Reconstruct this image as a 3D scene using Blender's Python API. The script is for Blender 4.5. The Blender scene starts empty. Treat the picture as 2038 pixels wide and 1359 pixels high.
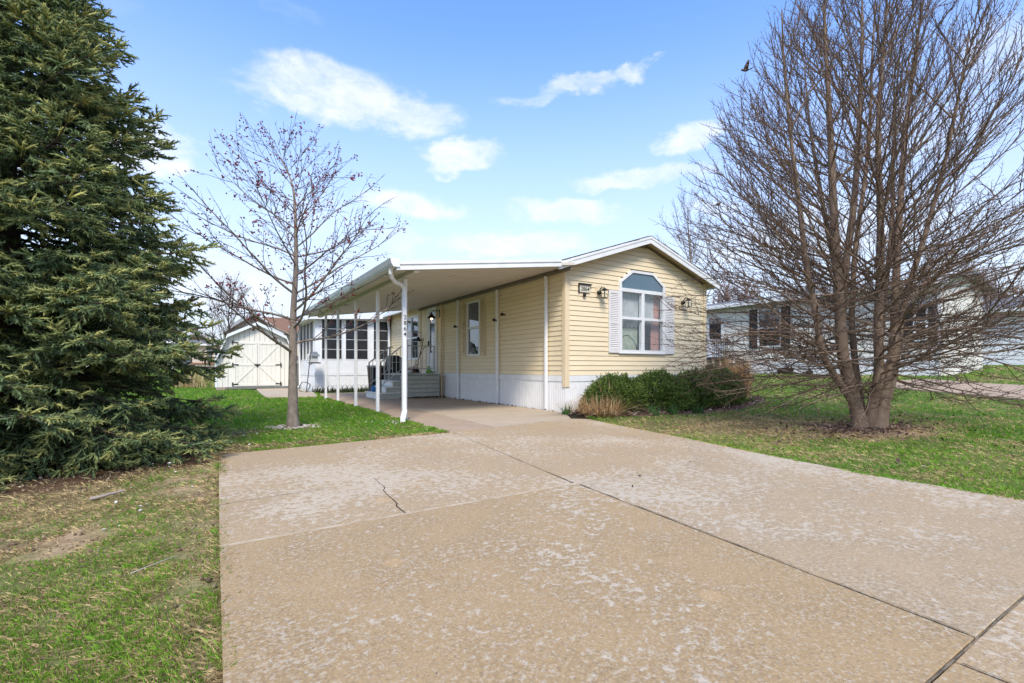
import bpy, math, random
import numpy as np
from mathutils import Vector, Matrix

rnd = random.Random(11)
RNG = np.random.default_rng(5)
SC = bpy.context.scene
COL = SC.collection
R = math.radians

# ------------------------------------------------------------------ camera
# world axes: x along the gable front of the yellow house, y back along its side, origin at the front left corner
HEAD = R(31.878)
CAM = np.array([-6.71, -8.53, 1.0])
cam_d = bpy.data.cameras.new('camera')
cam = bpy.data.objects.new('camera', cam_d)
COL.objects.link(cam)
cam.location = CAM
cam.rotation_euler = (R(90), 0, -HEAD)
cam_d.sensor_width = 36.0
cam_d.lens = 36.0 * 960.0 / 2038.0
cam_d.shift_y = 51.5 / 2038.0
cam_d.clip_start = 0.05
cam_d.clip_end = 3000
SC.camera = cam
RIGHT = np.array([math.cos(HEAD), -math.sin(HEAD)])
FWD = np.array([math.sin(HEAD), math.cos(HEAD)])

def at(lat, dep, z=0.0):
    """point lat metres to the right of and dep metres ahead of where the photographer stood"""
    p = CAM[:2] + RIGHT * lat + FWD * dep
    return np.array([p[0], p[1], z])

def px(x, y, dep):
    return at((x - 1019) / 960 * dep, dep, 1.0 - (y - 731) / 960 * dep)

# ------------------------------------------------------------------ sky and sun
SUN_EL = R(48)
sun_dir = RIGHT * 0.04 - FWD * 0.75            # towards the sun, seen from above
SUN_AZ = math.atan2(sun_dir[0], sun_dir[1])    # clockwise from +y

world = bpy.data.worlds.new('World')
SC.world = world
world.use_nodes = True
nt = world.node_tree
nt.nodes.clear()
def N(t, **kw):
    n = nt.nodes.new(t)
    for k, v in kw.items():
        setattr(n, k, v)
    return n
def L(a, b):
    nt.links.new(a, b)
def M(op, a, b=None, c=None, clamp=False):
    n = N('ShaderNodeMath', operation=op)
    n.use_clamp = clamp
    for i, v in enumerate((a, b, c)):
        if v is None:
            continue
        if isinstance(v, (int, float)):
            n.inputs[i].default_value = v
        else:
            L(v, n.inputs[i])
    return n.outputs[0]
out = N('ShaderNodeOutputWorld')
bg = N('ShaderNodeBackground')
sky = N('ShaderNodeTexSky')
sky.sky_type = 'NISHITA'
sky.sun_disc = False
sky.sun_elevation = SUN_EL
sky.sun_rotation = SUN_AZ
sky.air_density = 1.0
sky.dust_density = 0.6
sky.ozone_density = 2.2
tc = N('ShaderNodeTexCoord')
def dot(vec):
    n = N('ShaderNodeVectorMath', operation='DOT_PRODUCT')
    L(tc.outputs['Generated'], n.inputs[0])
    n.inputs[1].default_value = vec
    return n.outputs['Value']
s_ = dot((RIGHT[0], RIGHT[1], 0))
f_ = dot((FWD[0], FWD[1], 0))
z_ = dot((0, 0, 1))
azim = M('ARCTAN2', s_, f_)
elev = M('ARCSINE', z_)
# ragged cloud edges: warp the look-up with noise
comb = N('ShaderNodeCombineXYZ')
L(azim, comb.inputs[0]); L(M('MULTIPLY', elev, 1.7), comb.inputs[1])
def noise(scale, detail, rough, off=0.0, distortion=0.0):
    n = N('ShaderNodeTexNoise')
    n.noise_dimensions = '3D'
    n.inputs['Scale'].default_value = scale
    n.inputs['Detail'].default_value = detail
    n.inputs['Roughness'].default_value = rough
    n.inputs['Distortion'].default_value = distortion
    a = N('ShaderNodeVectorMath', operation='ADD')
    L(tc.outputs['Generated'], a.inputs[0])
    a.inputs[1].default_value = (off, off * .7, -off)
    m = N('ShaderNodeVectorMath', operation='MULTIPLY')
    L(a.outputs[0], m.inputs[0])
    m.inputs[1].default_value = (1, 1, 1.9)
    L(m.outputs[0], n.inputs['Vector'])
    return n.outputs['Fac']
n1 = noise(7, 9, .58)
n2 = noise(7, 9, .58, 3.7)
n3 = noise(15, 10, .68, 8.1, .35)
wa = M('MULTIPLY', M('SUBTRACT', n1, .5), .26)
we = M('MULTIPLY', M('SUBTRACT', n2, .5), .13)
AZ = M('ADD', azim, wa)
EL = M('ADD', elev, we)
clouds = [  # centre x, y, half width, half height in the photograph's picture plane, weight
    (660, 188, 175, 62, 1.0), (795, 225, 150, 46, .85), (575, 205, 130, 26, .55), (640, 160, 95, 45, .6),
    (1180, 178, 105, 26, .8), (1290, 155, 48, 28, .8), (1075, 200, 75, 20, .6),
    (905, 308, 88, 36, 1.0), (1395, 262, 75, 40, .95), (325, 292, 95, 48, 1.0), (225, 250, 55, 22, .9),
    (1265, 358, 145, 28, .95), (1120, 428, 130, 30, 1.0), (830, 408, 105, 38, .95), (1010, 490, 160, 26, .85),
    (790, 490, 60, 22, .6), (560, 10, 60, 22, .3), (1400, 410, 60, 30, .6), (640, 420, 120, 40, .35), (250, 40, 50, 30, .22),
    (1600, 470, 260, 60, .7), (1850, 250, 170, 50, .45), (2020, 90, 120, 50, .6), (400, 560, 220, 60, .6), (30, 300, 120, 60, .6)]
mask = None
for (cx, cy, hw, hh, wgt) in clouds:
    X0, Z0 = (cx - 1019) / 960, (731 - cy) / 960
    a0 = math.atan(X0); e0 = math.atan(Z0 / math.hypot(1, X0))
    sa = hw / 960 * math.cos(a0) ** 2; se = hh / 960 * math.cos(e0) ** 2 * .95
    dx = M('MULTIPLY', M('SUBTRACT', AZ, a0), 1 / sa)
    dz = M('MULTIPLY', M('SUBTRACT', EL, e0), 1 / se)
    r2 = M('ADD', M('MULTIPLY', dx, dx), M('MULTIPLY', dz, dz))
    v = M('MULTIPLY', M('SUBTRACT', 1.35, r2, clamp=True), wgt)
    mask = v if mask is None else M('MAXIMUM', mask, v)
# thicker bright clouds out of view, added to lift the light in shade
gen = M('MULTIPLY', M('SUBTRACT', noise(3.1, 8, .58, 1.3), .40, clamp=True), 4.5, clamp=True)
outside = M('SUBTRACT', 1.0, M('MULTIPLY', M('SUBTRACT', f_, .45, clamp=True), 6.0, clamp=True))
mask = M('MAXIMUM', mask, M('MULTIPLY', gen, outside))
soft = M('MULTIPLY', mask, M('ADD', -.05, M('MULTIPLY', n3, 2.1)))
cov = N('ShaderNodeMapRange')
cov.interpolation_type = 'SMOOTHSTEP'
cov.inputs['From Min'].default_value = .05
cov.inputs['From Max'].default_value = 1.5
cov.inputs['To Max'].default_value = .93
L(soft, cov.inputs['Value'])
# colour of the clear sky: the Nishita sky, richer blue, paling to the horizon
hs = N('ShaderNodeHueSaturation')
hs.inputs['Saturation'].default_value = 1.08
hs.inputs['Value'].default_value = 1.38
hs.inputs['Hue'].default_value = .504
L(sky.outputs[0], hs.inputs['Color'])
pale = N('ShaderNodeMapRange')
pale.interpolation_type = 'SMOOTHSTEP'
pale.inputs['From Min'].default_value = 0.0
pale.inputs['From Max'].default_value = .66
pale.inputs['To Min'].default_value = .94
pale.inputs['To Max'].default_value = 0.0
L(elev, pale.inputs['Value'])
mx0 = N('ShaderNodeMix', data_type='RGBA')
L(pale.outputs[0], mx0.inputs['Factor'])
deep = N('ShaderNodeMix', data_type='RGBA', blend_type='MULTIPLY')
deep.inputs['Factor'].default_value = 1
L(hs.outputs[0], deep.inputs[6]); deep.inputs[7].default_value = (.80, .93, 1.08, 1)
L(deep.outputs[2], mx0.inputs[6])
mx0.inputs[7].default_value = (3.3, 3.55, 4.05, 1)
mx = N('ShaderNodeMix', data_type='RGBA')
L(cov.outputs[0], mx.inputs['Factor'])
L(mx0.outputs[2], mx.inputs[6])
cl = N('ShaderNodeMix', data_type='RGBA')
cs = N('ShaderNodeMapRange')
cs.inputs['From Min'].default_value = .38
cs.inputs['From Max'].default_value = .62
L(n2, cs.inputs['Value'])
L(cs.outputs[0], cl.inputs['Factor'])
cl.inputs[6].default_value = (3.75, 3.95, 4.3, 1)
cl.inputs[7].default_value = (4.3, 4.35, 4.45, 1)
L(cl.outputs[2], mx.inputs[7])
L(mx.outputs[2], bg.inputs['Color'])
bg.inputs['Strength'].default_value = 0.15
L(bg.outputs[0], out.inputs['Surface'])
world.cycles.sampling_method = 'MANUAL'
world.cycles.sample_map_resolution = 512

sun_d = bpy.data.lights.new('sun', 'SUN')
sun_d.energy = 2.2
sun_d.angle = R(14)
sun_d.color = (1.0, .92, .80)
sun = bpy.data.objects.new('sun', sun_d)
COL.objects.link(sun)
sd = Vector((sun_dir[0], sun_dir[1], 0)).normalized() * math.cos(SUN_EL) + Vector((0, 0, math.sin(SUN_EL)))
sun.rotation_euler = sd.to_track_quat('Z', 'Y').to_euler()
sun.location = (0, -20, 30)

SC.view_settings.view_transform = 'Standard'
SC.view_settings.look = 'None'
SC.view_settings.exposure = 0.85
SC.view_settings.gamma = 1.0
SC.view_settings.use_curve_mapping = False
SC.cycles.max_bounces = 8
SC.cycles.diffuse_bounces = 5
SC.cycles.transparent_max_bounces = 8
SC.cycles.use_denoising = True
SC.cycles.denoiser = 'OPENIMAGEDENOISE'
SC.cycles.denoising_input_passes = 'RGB_ALBEDO_NORMAL'
SC.cycles.denoising_prefilter = 'NONE'
SC.cycles.use_adaptive_sampling = False

# ------------------------------------------------------------------ numpy noise
def _hash(ix, iy, s):
    n = (ix * 374761393 + iy * 668265263 + s * 982451653) & 0x7fffffff
    n = ((n ^ (n >> 13)) * 1274126177) & 0x7fffffff
    return ((n ^ (n >> 16)) & 0xffff) / 65535.0
def vnoise(x, y, s=0):
    ix = np.floor(x).astype(np.int64); iy = np.floor(y).astype(np.int64)
    fx = x - ix; fy = y - iy
    fx = fx * fx * (3 - 2 * fx); fy = fy * fy * (3 - 2 * fy)
    a = _hash(ix, iy, s); b = _hash(ix + 1, iy, s); c = _hash(ix, iy + 1, s); d = _hash(ix + 1, iy + 1, s)
    return (a * (1 - fx) + b * fx) * (1 - fy) + (c * (1 - fx) + d * fx) * fy
def fbm(x, y, s=0, o=4):
    t = 0; a = .5; n = 0
    for i in range(o):
        t = t + a * vnoise(x * 2 ** i, y * 2 ** i, s + i * 17); n += a; a *= .55
    return t / n
def sm(a, b, x):
    t = np.clip((x - a) / (b - a), 0, 1)
    return t * t * (3 - 2 * t)

# ------------------------------------------------------------------ materials
def mat(name, c1, c2=None, scale=4.0, detail=6, rough=.75, bump=0.0, bscale=60.0, spec=.3, metal=0.0, vary=0.0,
        lo=.35, hi=.65, stretch=(1, 1, 1), attr=None, trans=0.0):
    m = bpy.data.materials.new(name)
    m.use_nodes = True
    t = m.node_tree
    b = t.nodes['Principled BSDF']
    b.inputs['Roughness'].default_value = rough
    b.inputs['Specular IOR Level'].default_value = spec
    b.inputs['Metallic'].default_value = metal
    tcn = t.nodes.new('ShaderNodeTexCoord')
    mp = t.nodes.new('ShaderNodeMapping')
    mp.inputs['Scale'].default_value = stretch
    t.links.new(tcn.outputs['Object'], mp.inputs['Vector'])
    if c2 is None:
        c2 = tuple(v * .86 for v in c1)
    n = t.nodes.new('ShaderNodeTexNoise')
    n.inputs['Scale'].default_value = scale
    n.inputs['Detail'].default_value = detail
    n.inputs['Roughness'].default_value = .6
    t.links.new(mp.outputs[0], n.inputs['Vector'])
    rp = t.nodes.new('ShaderNodeMapRange')
    rp.inputs['From Min'].default_value = lo
    rp.inputs['From Max'].default_value = hi
    t.links.new(n.outputs['Fac'], rp.inputs['Value'])
    mixn = t.nodes.new('ShaderNodeMix'); mixn.data_type = 'RGBA'
    t.links.new(rp.outputs[0], mixn.inputs['Factor'])
    mixn.inputs[6].default_value = (*c1, 1); mixn.inputs[7].default_value = (*c2, 1)
    colr = mixn.outputs[2]
    if attr:
        an = t.nodes.new('ShaderNodeAttribute'); an.attribute_name = attr
        mm = t.nodes.new('ShaderNodeMix'); mm.data_type = 'RGBA'; mm.blend_type = 'MULTIPLY'
        mm.inputs['Factor'].default_value = 1
        t.links.new(colr, mm.inputs[6]); t.links.new(an.outputs['Color'], mm.inputs[7])
        colr = mm.outputs[2]
    if vary:
        oi = t.nodes.new('ShaderNodeObjectInfo')
        vr = t.nodes.new('ShaderNodeMapRange')
        vr.inputs['To Min'].default_value = 1 - vary; vr.inputs['To Max'].default_value = 1 + vary
        t.links.new(oi.outputs['Random'], vr.inputs['Value'])
        h = t.nodes.new('ShaderNodeHueSaturation')
        t.links.new(vr.outputs[0], h.inputs['Value']); t.links.new(colr, h.inputs['Color'])
        colr = h.outputs[0]
    t.links.new(colr, b.inputs['Base Color'])
    if bump:
        n2 = t.nodes.new('ShaderNodeTexNoise')
        n2.inputs['Scale'].default_value = bscale
        n2.inputs['Detail'].default_value = 5
        t.links.new(mp.outputs[0], n2.inputs['Vector'])
        bp = t.nodes.new('ShaderNodeBump')
        bp.inputs['Strength'].default_value = bump
        bp.inputs['Distance'].default_value = .01
        t.links.new(n2.outputs['Fac'], bp.inputs['Height'])
        t.links.new(bp.outputs[0], b.inputs['Normal'])
    if trans:
        tr = t.nodes.new('ShaderNodeBsdfTranslucent')
        t.links.new(colr, tr.inputs['Color'])
        ms = t.nodes.new('ShaderNodeMixShader')
        ms.inputs[0].default_value = trans
        o = t.nodes['Material Output']
        t.links.new(b.outputs[0], ms.inputs[1]); t.links.new(tr.outputs[0], ms.inputs[2])
        t.links.new(ms.outputs[0], o.inputs['Surface'])
    return m

def glass_mat(name, tint=(.62, .68, .68), refl=.10):
    m = bpy.data.materials.new(name); m.use_nodes = True
    t = m.node_tree; t.nodes.clear()
    o = t.nodes.new('ShaderNodeOutputMaterial')
    tr = t.nodes.new('ShaderNodeBsdfTransparent'); tr.inputs[0].default_value = (*tint, 1)
    gl = t.nodes.new('ShaderNodeBsdfGlossy'); gl.inputs['Roughness'].default_value = .015
    gl.inputs['Color'].default_value = (.9, .95, 1, 1)
    lw = t.nodes.new('ShaderNodeLayerWeight'); lw.inputs['Blend'].default_value = .5
    pw = t.nodes.new('ShaderNodeMath'); pw.operation = 'POWER'; pw.inputs[1].default_value = 4.0
    t.links.new(lw.outputs['Facing'], pw.inputs[0])
    ad = t.nodes.new('ShaderNodeMath'); ad.operation = 'ADD'; ad.inputs[1].default_value = refl; ad.use_clamp = True
    t.links.new(pw.outputs[0], ad.inputs[0])
    mx = t.nodes.new('ShaderNodeMixShader')
    t.links.new(ad.outputs[0], mx.inputs[0]); t.links.new(tr.outputs[0], mx.inputs[1]); t.links.new(gl.outputs[0], mx.inputs[2])
    t.links.new(mx.outputs[0], o.inputs['Surface'])
    return m

def emit_mat(name, col, st):
    m = bpy.data.materials.new(name); m.use_nodes = True
    b = m.node_tree.nodes['Principled BSDF']
    b.inputs['Base Color'].default_value = (*col, 1)
    b.inputs['Emission Color'].default_value = (*col, 1)
    b.inputs['Emission Strength'].default_value = st
    return m

MT = dict(
    siding=mat('yellow_vinyl', (.79, .67, .465), (.75, .63, .425), 2.2, rough=.55, bump=.12, bscale=30, vary=.025, stretch=(1, 1, 6)),
    white=mat('white_paint', (.78, .79, .80), (.70, .71, .71), 3, rough=.5, bump=.04),
    white2=mat('white_skirting', (.80, .80, .80), (.72, .72, .71), 5, rough=.5, bump=.05, lo=.4, hi=.8),
    soffit=mat('soffit_pan', (.68, .62, .55), (.63, .57, .50), 2, rough=.6),
    tansoffit=mat('tan_soffit', (.62, .50, .33), (.56, .45, .29), 3, rough=.65),
    corner=mat('cream_trim', (.74, .61, .41), (.70, .57, .38), 3, rough=.55),
    shutter=mat('shutter_white', (.74, .72, .71), (.68, .66, .65), 5, rough=.6),
    shuttertan=mat('shutter_cream', (.66, .54, .38), (.60, .49, .34), 5, rough=.6),
    dark=mat('dark_metal', (.02, .02, .022), (.03, .028, .027), 8, rough=.5),
    black=mat('black_plastic', (.012, .012, .013), (.02, .02, .02), 8, rough=.45),
    screen=mat('dark_screen', (.018, .018, .022), (.03, .03, .035), 3, rough=.35, spec=.5),
    transom=mat('transom_film', (.085, .15, .20), (.10, .165, .215), 1.5, rough=.12, spec=.6),
    interior=mat('interior_wall', (.16, .15, .13), (.12, .11, .10), 2, rough=.9),
    wallin=mat('wall_sheathing', (.30, .25, .18), (.25, .2, .15), 3, rough=.9),
    sheer=mat('sheer_curtain', (.72, .72, .72), (.60, .61, .63), 6, rough=.9, trans=.3),
    greencurtain=mat('pale_green_curtain', (.58, .62, .52), (.44, .50, .42), 8, rough=.9, trans=.25),
    pinkcurtain=mat('pink_curtain', (.55, .30, .26), (.45, .24, .21), 8, rough=.9),
    shingle=mat('roof_shingle', (.085, .08, .078), (.14, .13, .125), 30, rough=.95, bump=.5, bscale=120),
    brownshingle=mat('brown_shingle', (.24, .14, .09), (.17, .09, .06), 18, rough=.95, bump=.5, bscale=80),
    porch=mat('grey_porch_boards', (.44, .46, .42), (.37, .39, .355), 6, rough=.7, bump=.1, vary=.05),
    tread=mat('pale_grey_tread', (.72, .73, .68), (.62, .63, .59), 6, rough=.7),
    rail=mat('grey_rail', (.50, .52, .53), (.42, .44, .45), 10, rough=.5),
    rust=mat('rusty_iron', (.10, .07, .05), (.18, .13, .10), 20, rough=.8),
    shed=mat('cream_shed_boards', (.76, .73, .65), (.71, .68, .60), 3, rough=.75, bump=.1, stretch=(6, 6, .6), vary=.02),
    shedtrim=mat('shed_white_trim', (.74, .77, .78), (.66, .69, .70), 4, rough=.7),
    greyseam=mat('grey_seam', (.20, .20, .18), (.16, .16, .15), 5, rough=.8),
    neigh=mat('pale_grey_siding', (.74, .71, .64), (.69, .66, .59), 2, rough=.65, stretch=(1, 1, 6)),
    neighskirt=mat('neighbour_skirting', (.80, .79, .79), (.74, .73, .73), 2, rough=.6),
    lens=emit_mat('warm_bulb', (1.0, .55, .2), 6.0),
    frost=mat('frosted_glass', (.6, .6, .58), (.5, .5, .5), 5, rough=.2, spec=.6),
    bark_spruce=mat('spruce_bark', (.055, .04, .032), (.09, .07, .055), 12, rough=.95, bump=.8, bscale=40),
    bark_maple=mat('maple_bark', (.17, .13, .10), (.28, .24, .20), 14, rough=.95, bump=.9, bscale=50, stretch=(1, 1, .5)),
    bark_pear=mat('pear_bark', (.165, .112, .076), (.24, .175, .125), 9, rough=.9, bump=.7, bscale=60, stretch=(1, 1, .45)),
    twig=mat('brown_twig', (.062, .045, .034), (.10, .075, .058), 20, rough=.85),
    twigred=mat('reddish_twig', (.080, .050, .034), (.125, .082, .058), 20, rough=.85),
    budred=mat('red_bud', (.09, .02, .018), (.30, .03, .03), 3, rough=.7),
    budpale=mat('pale_bud', (.32, .24, .17), (.22, .15, .10), 30, rough=.7),
    needle=mat('spruce_needles', (1, 1, 1), (.82, .82, .82), 5, rough=.6, attr='tint', spec=.25, trans=.22),
    yew=mat('yew_leaves', (1, 1, 1), (.8, .8, .8), 6, rough=.55, attr='tint', spec=.3, trans=.15),
    blade=mat('grass_blades', (1, 1, 1), (.85, .85, .85), 3, rough=.65, attr='tint', spec=.2, trans=.35),
    litter=mat('dry_leaves', (1, 1, 1), (.75, .75, .75), 30, rough=.85, attr='tint', trans=.1),
    stone=mat('pale_stone', (.5, .46, .4), (.36, .32, .28), 12, rough=.85, bump=.3),
    wood=mat('weathered_wood', (.28, .22, .17), (.36, .3, .25), 5, rough=.85, bump=.2, stretch=(6, 6, .8), vary=.1),
    redwood=mat('orange_deck_wood', (.36, .17, .09), (.28, .13, .07), 5, rough=.85, vary=.08),
    blue=mat('blue_plastic', (.03, .16, .38), (.04, .2, .42), 5, rough=.35),
    green=mat('lime_green_paint', (.22, .5, .12), (.18, .42, .1), 5, rough=.5),
    red=mat('red_plastic', (.5, .07, .06), (.4, .05, .05), 5, rough=.5),
    bingrey=mat('bin_grey', (.17, .19, .20), (.13, .14, .15), 5, rough=.6),
    bluegrey=mat('blue_grey_shed', (.22, .26, .32), (.19, .22, .27), 3, rough=.8),
    beige=mat('beige_siding', (.62, .53, .42), (.56, .48, .38), 3, rough=.8),
    slategrey=mat('slate_roof', (.12, .125, .14), (.17, .17, .18), 10, rough=.9),
    farwood=mat('far_bare_woods', (.13, .085, .08), (.20, .14, .125), .6, rough=.95),
    birdbrown=mat('bird_feathers', (.045, .03, .022), (.09, .065, .05), 25, rough=.8),
    paper=mat('plaque_face', (.70, .66, .55), (.62, .58, .48), 10, rough=.6),
    handle=mat('brown_handle', (.09, .045, .03), (.12, .07, .05), 10, rough=.6),
)

# ------------------------------------------------------------------ object helpers
def tag(o, label=None, cat=None, group=None, kind=None):
    if label: o['label'] = label
    if cat: o['category'] = cat
    if group: o['group'] = group
    if kind: o['kind'] = kind
    return o

def thing(name, loc, label, cat, group=None, kind=None):
    o = bpy.data.objects.new(name, None)
    COL.objects.link(o)
    o.location = tuple(float(v) for v in loc)
    o.empty_display_size = .2
    return tag(o, label, cat, group, kind)

def origin(o):
    p = np.zeros(3)
    while o is not None:
        p += np.array(o.location); o = o.parent
    return p

def link_mesh(name, me, material, parent=None, kind=None, label=None):
    o = bpy.data.objects.new(name, me)
    if material is not None and not me.materials:
        me.materials.append(material)
    COL.objects.link(o)
    if parent is not None:
        o.parent = parent
    if kind: o['kind'] = kind
    if label: o['label'] = label
    return o

def np_mesh(name, V, F, smooth=False):
    """V (n,3); F (m,3) or (m,4) index array"""
    V = np.asarray(V, dtype=np.float32); F = np.asarray(F, dtype=np.int32)
    me = bpy.data.meshes.new(name)
    k = F.shape[1]
    me.vertices.add(len(V)); me.vertices.foreach_set('co', V.ravel())
    me.loops.add(F.size); me.loops.foreach_set('vertex_index', F.ravel())
    me.polygons.add(len(F))
    me.polygons.foreach_set('loop_start', np.arange(0, F.size, k, dtype=np.int32))
    me.polygons.foreach_set('loop_total', np.full(len(F), k, dtype=np.int32))
    if smooth:
        me.polygons.foreach_set('use_smooth', np.ones(len(F), dtype=bool))
    me.update(calc_edges=True)
    return me

def set_tint(me, col):
    ca = me.color_attributes.new('tint', 'FLOAT_COLOR', 'POINT')
    c = np.ones((len(col), 4), dtype=np.float32); c[:, :3] = col
    ca.data.foreach_set('color', c.ravel())

class MB:
    """collects simple solids into one mesh, in world coordinates"""
    def __init__(s):
        s.v = []; s.f = []
    def add(s, vs, fs):
        b = len(s.v)
        s.v += [tuple(map(float, p)) for p in vs]
        s.f += [tuple(b + i for i in f) for f in fs]
        return s
    def box(s, x0, x1, y0, y1, z0, z1):
        x0, x1 = sorted((x0, x1)); y0, y1 = sorted((y0, y1)); z0, z1 = sorted((z0, z1))
        return s.hexa([(x0, y0, z0), (x1, y0, z0), (x1, y1, z0), (x0, y1, z0),
                       (x0, y0, z1), (x1, y0, z1), (x1, y1, z1), (x0, y1, z1)])
    def hexa(s, p):
        return s.add(p, [(0, 3, 2, 1), (4, 5, 6, 7), (0, 1, 5, 4), (1, 2, 6, 5), (2, 3, 7, 6), (3, 0, 4, 7)])
    def bbox(s, x0, x1, y0, y1, z0, z1, b=.006):
        """box with bevelled edges"""
        x0, x1 = sorted((x0, x1)); y0, y1 = sorted((y0, y1)); z0, z1 = sorted((z0, z1))
        b = min(b, (x1 - x0) * .4, (y1 - y0) * .4, (z1 - z0) * .4)
        rings = []
        for z, i in ((z0, b), (z0 + b, 0), (z1 - b, 0), (z1, b)):
            rings.append([(x0 + b + i * .4, y0 + i, z), (x1 - b - i * .4, y0 + i, z), (x1 - i, y0 + b + i * .4, z), (x1 - i, y1 - b - i * .4, z),
                          (x1 - b - i * .4, y1 - i, z), (x0 + b + i * .4, y1 - i, z), (x0 + i, y1 - b - i * .4, z), (x0 + i, y0 + b + i * .4, z)])
        vs = [p for r in rings for p in r]
        fs = [tuple(reversed(range(8))), tuple(range(24, 32))]
        for k in range(3):
            for j in range(8):
                a = k * 8 + j; c = k * 8 + (j + 1) % 8
                fs.append((a, c, c + 8, a + 8))
        return s.add(vs, fs)
    def prism(s, poly, a, b, axis='y'):
        """2D outline extruded from a to b along axis; outline given in the two other axes in x,y,z order"""
        n = len(poly)
        def P(u, v, w):
            return {'y': (u, w, v), 'x': (w, u, v), 'z': (u, v, w)}[axis]
        vs = [P(u, v, a) for u, v in poly] + [P(u, v, b) for u, v in poly]
        fs = [tuple(range(n)), tuple(reversed(range(n, 2 * n)))]
        fs += [(i, i + n, (i + 1) % n + n, (i + 1) % n) for i in range(n)]
        return s.add(vs, fs)
    def tube(s, pts, rad, n=8, cap=True):
        pts = np.array(pts, float)
        if np.isscalar(rad): rad = [rad] * len(pts)
        vs, fs = tube_arrays(pts, np.array(rad, float), n)
        b = len(s.v)
        s.v += [tuple(p) for p in vs]
        s.f += [tuple(b + int(i) for i in f) for f in fs]
        if cap:
            s.f.append(tuple(b + i for i in reversed(range(n))))
            e = b + (len(pts) - 1) * n
            s.f.append(tuple(e + i for i in range(n)))
        return s
    def bar(s, p, q, w, d=None):
        """square bar from p to q"""
        d = d or w
        p = np.array(p, float); q = np.array(q, float)
        t = (q - p) / np.linalg.norm(q - p)
        up = np.array([0, 0, 1.0]) if abs(t[2]) < .95 else np.array([0, 1.0, 0])
        a = np.cross(t, up); a /= np.linalg.norm(a); c = np.cross(a, t)
        a *= w / 2; c *= d / 2
        return s.hexa([p - a - c, p + a - c, p + a + c, p - a + c, q - a - c, q + a - c, q + a + c, q - a + c])
    def lathe(s, c, prof, n=12):
        """profile of (radius, z) about a vertical axis through c"""
        b = len(s.v)
        for r_, z in prof:
            for k in range(n):
                a = 2 * math.pi * k / n
                s.v.append((c[0] + r_ * math.cos(a), c[1] + r_ * math.sin(a), c[2] + z))
        for i in range(len(prof) - 1):
            for k in range(n):
                s.f.append((b + i * n + k, b + i * n + (k + 1) % n, b + (i + 1) * n + (k + 1) % n, b + (i + 1) * n + k))
        s.f.append(tuple(b + k for k in reversed(range(n))))
        e = b + (len(prof) - 1) * n
        s.f.append(tuple(e + k for k in range(n)))
        return s
    def build(s, name, material, parent=None, kind=None, label=None, smooth=False, fix=True):
        me = bpy.data.meshes.new(name)
        og = origin(parent) if parent is not None else np.zeros(3)
        me.from_pydata([tuple(np.array(p) - og) for p in s.v], [], s.f)
        if fix:
            import bmesh
            bm = bmesh.new(); bm.from_mesh(me)
            bmesh.ops.recalc_face_normals(bm, faces=bm.faces)
            bm.to_mesh(me); bm.free()
        if smooth:
            me.polygons.foreach_set('use_smooth', np.ones(len(me.polygons), dtype=bool))
        me.update()
        return link_mesh(name, me, material, parent, kind, label)

def tube_arrays(pts, rad, n):
    m = len(pts)
    t = np.empty_like(pts)
    t[1:-1] = pts[2:] - pts[:-2]; t[0] = pts[1] - pts[0]; t[-1] = pts[-1] - pts[-2]
    t /= np.linalg.norm(t, axis=1)[:, None] + 1e-12
    ref = np.array([0, 0, 1.0]) if abs(t[0, 2]) < .9 else np.array([1.0, 0, 0])
    a = np.cross(t, ref); a /= np.linalg.norm(a, axis=1)[:, None] + 1e-9
    b = np.cross(t, a)
    ang = np.arange(n) * 2 * math.pi / n
    ring = a[:, None, :] * np.cos(ang)[None, :, None] + b[:, None, :] * np.sin(ang)[None, :, None]
    V = (pts[:, None, :] + ring * rad[:, None, None]).reshape(-1, 3)
    i = np.arange(m - 1)[:, None] * n; j = np.arange(n)[None, :]; j2 = (np.arange(n)[None, :] + 1) % n
    F = np.stack([i + j, i + j2, i + j2 + n, i + j + n], axis=-1).reshape(-1, 4)
    return V, F

class Tubes:
    def __init__(s):
        s.V = []; s.F = []; s.n = 0
    def add(s, pts, rad, n=4):
        V, F = tube_arrays(np.asarray(pts, float), np.asarray(rad, float), n)
        s.V.append(V); s.F.append(F + s.n); s.n += len(V)
    def raw(s, V, F):
        s.V.append(V); s.F.append(F + s.n); s.n += len(V)
    def build(s, name, material, parent=None, kind=None, smooth=True, label=None):
        og = origin(parent) if parent is not None else np.zeros(3)
        me = np_mesh(name, np.concatenate(s.V) - og, np.concatenate(s.F), smooth)
        return link_mesh(name, me, material, parent, kind, label)

def instances(proto_V, proto_F, P, D, U, S, roll=None):
    """copies of a small mesh (its +x along D, +z near U) merged: returns V, F"""
    P = np.asarray(P); D = np.asarray(D); n = len(P)
    D = D / (np.linalg.norm(D, axis=1)[:, None] + 1e-9)
    Y = np.cross(U, D); Y /= np.linalg.norm(Y, axis=1)[:, None] + 1e-9
    Z = np.cross(D, Y)
    if roll is not None:
        c = np.cos(roll)[:, None]; s_ = np.sin(roll)[:, None]
        Y, Z = Y * c + Z * s_, Z * c - Y * s_
    S = np.asarray(S)
    if S.ndim == 1: S = np.stack([S, S, S], 1)
    pv = proto_V[None] * S[:, None, :]
    V = P[:, None] + pv[..., 0:1] * D[:, None] + pv[..., 1:2] * Y[:, None] + pv[..., 2:3] * Z[:, None]
    F = proto_F[None] + (np.arange(n) * len(proto_V))[:, None, None]
    return V.reshape(-1, 3), F.reshape(-1, proto_F.shape[1])

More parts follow.
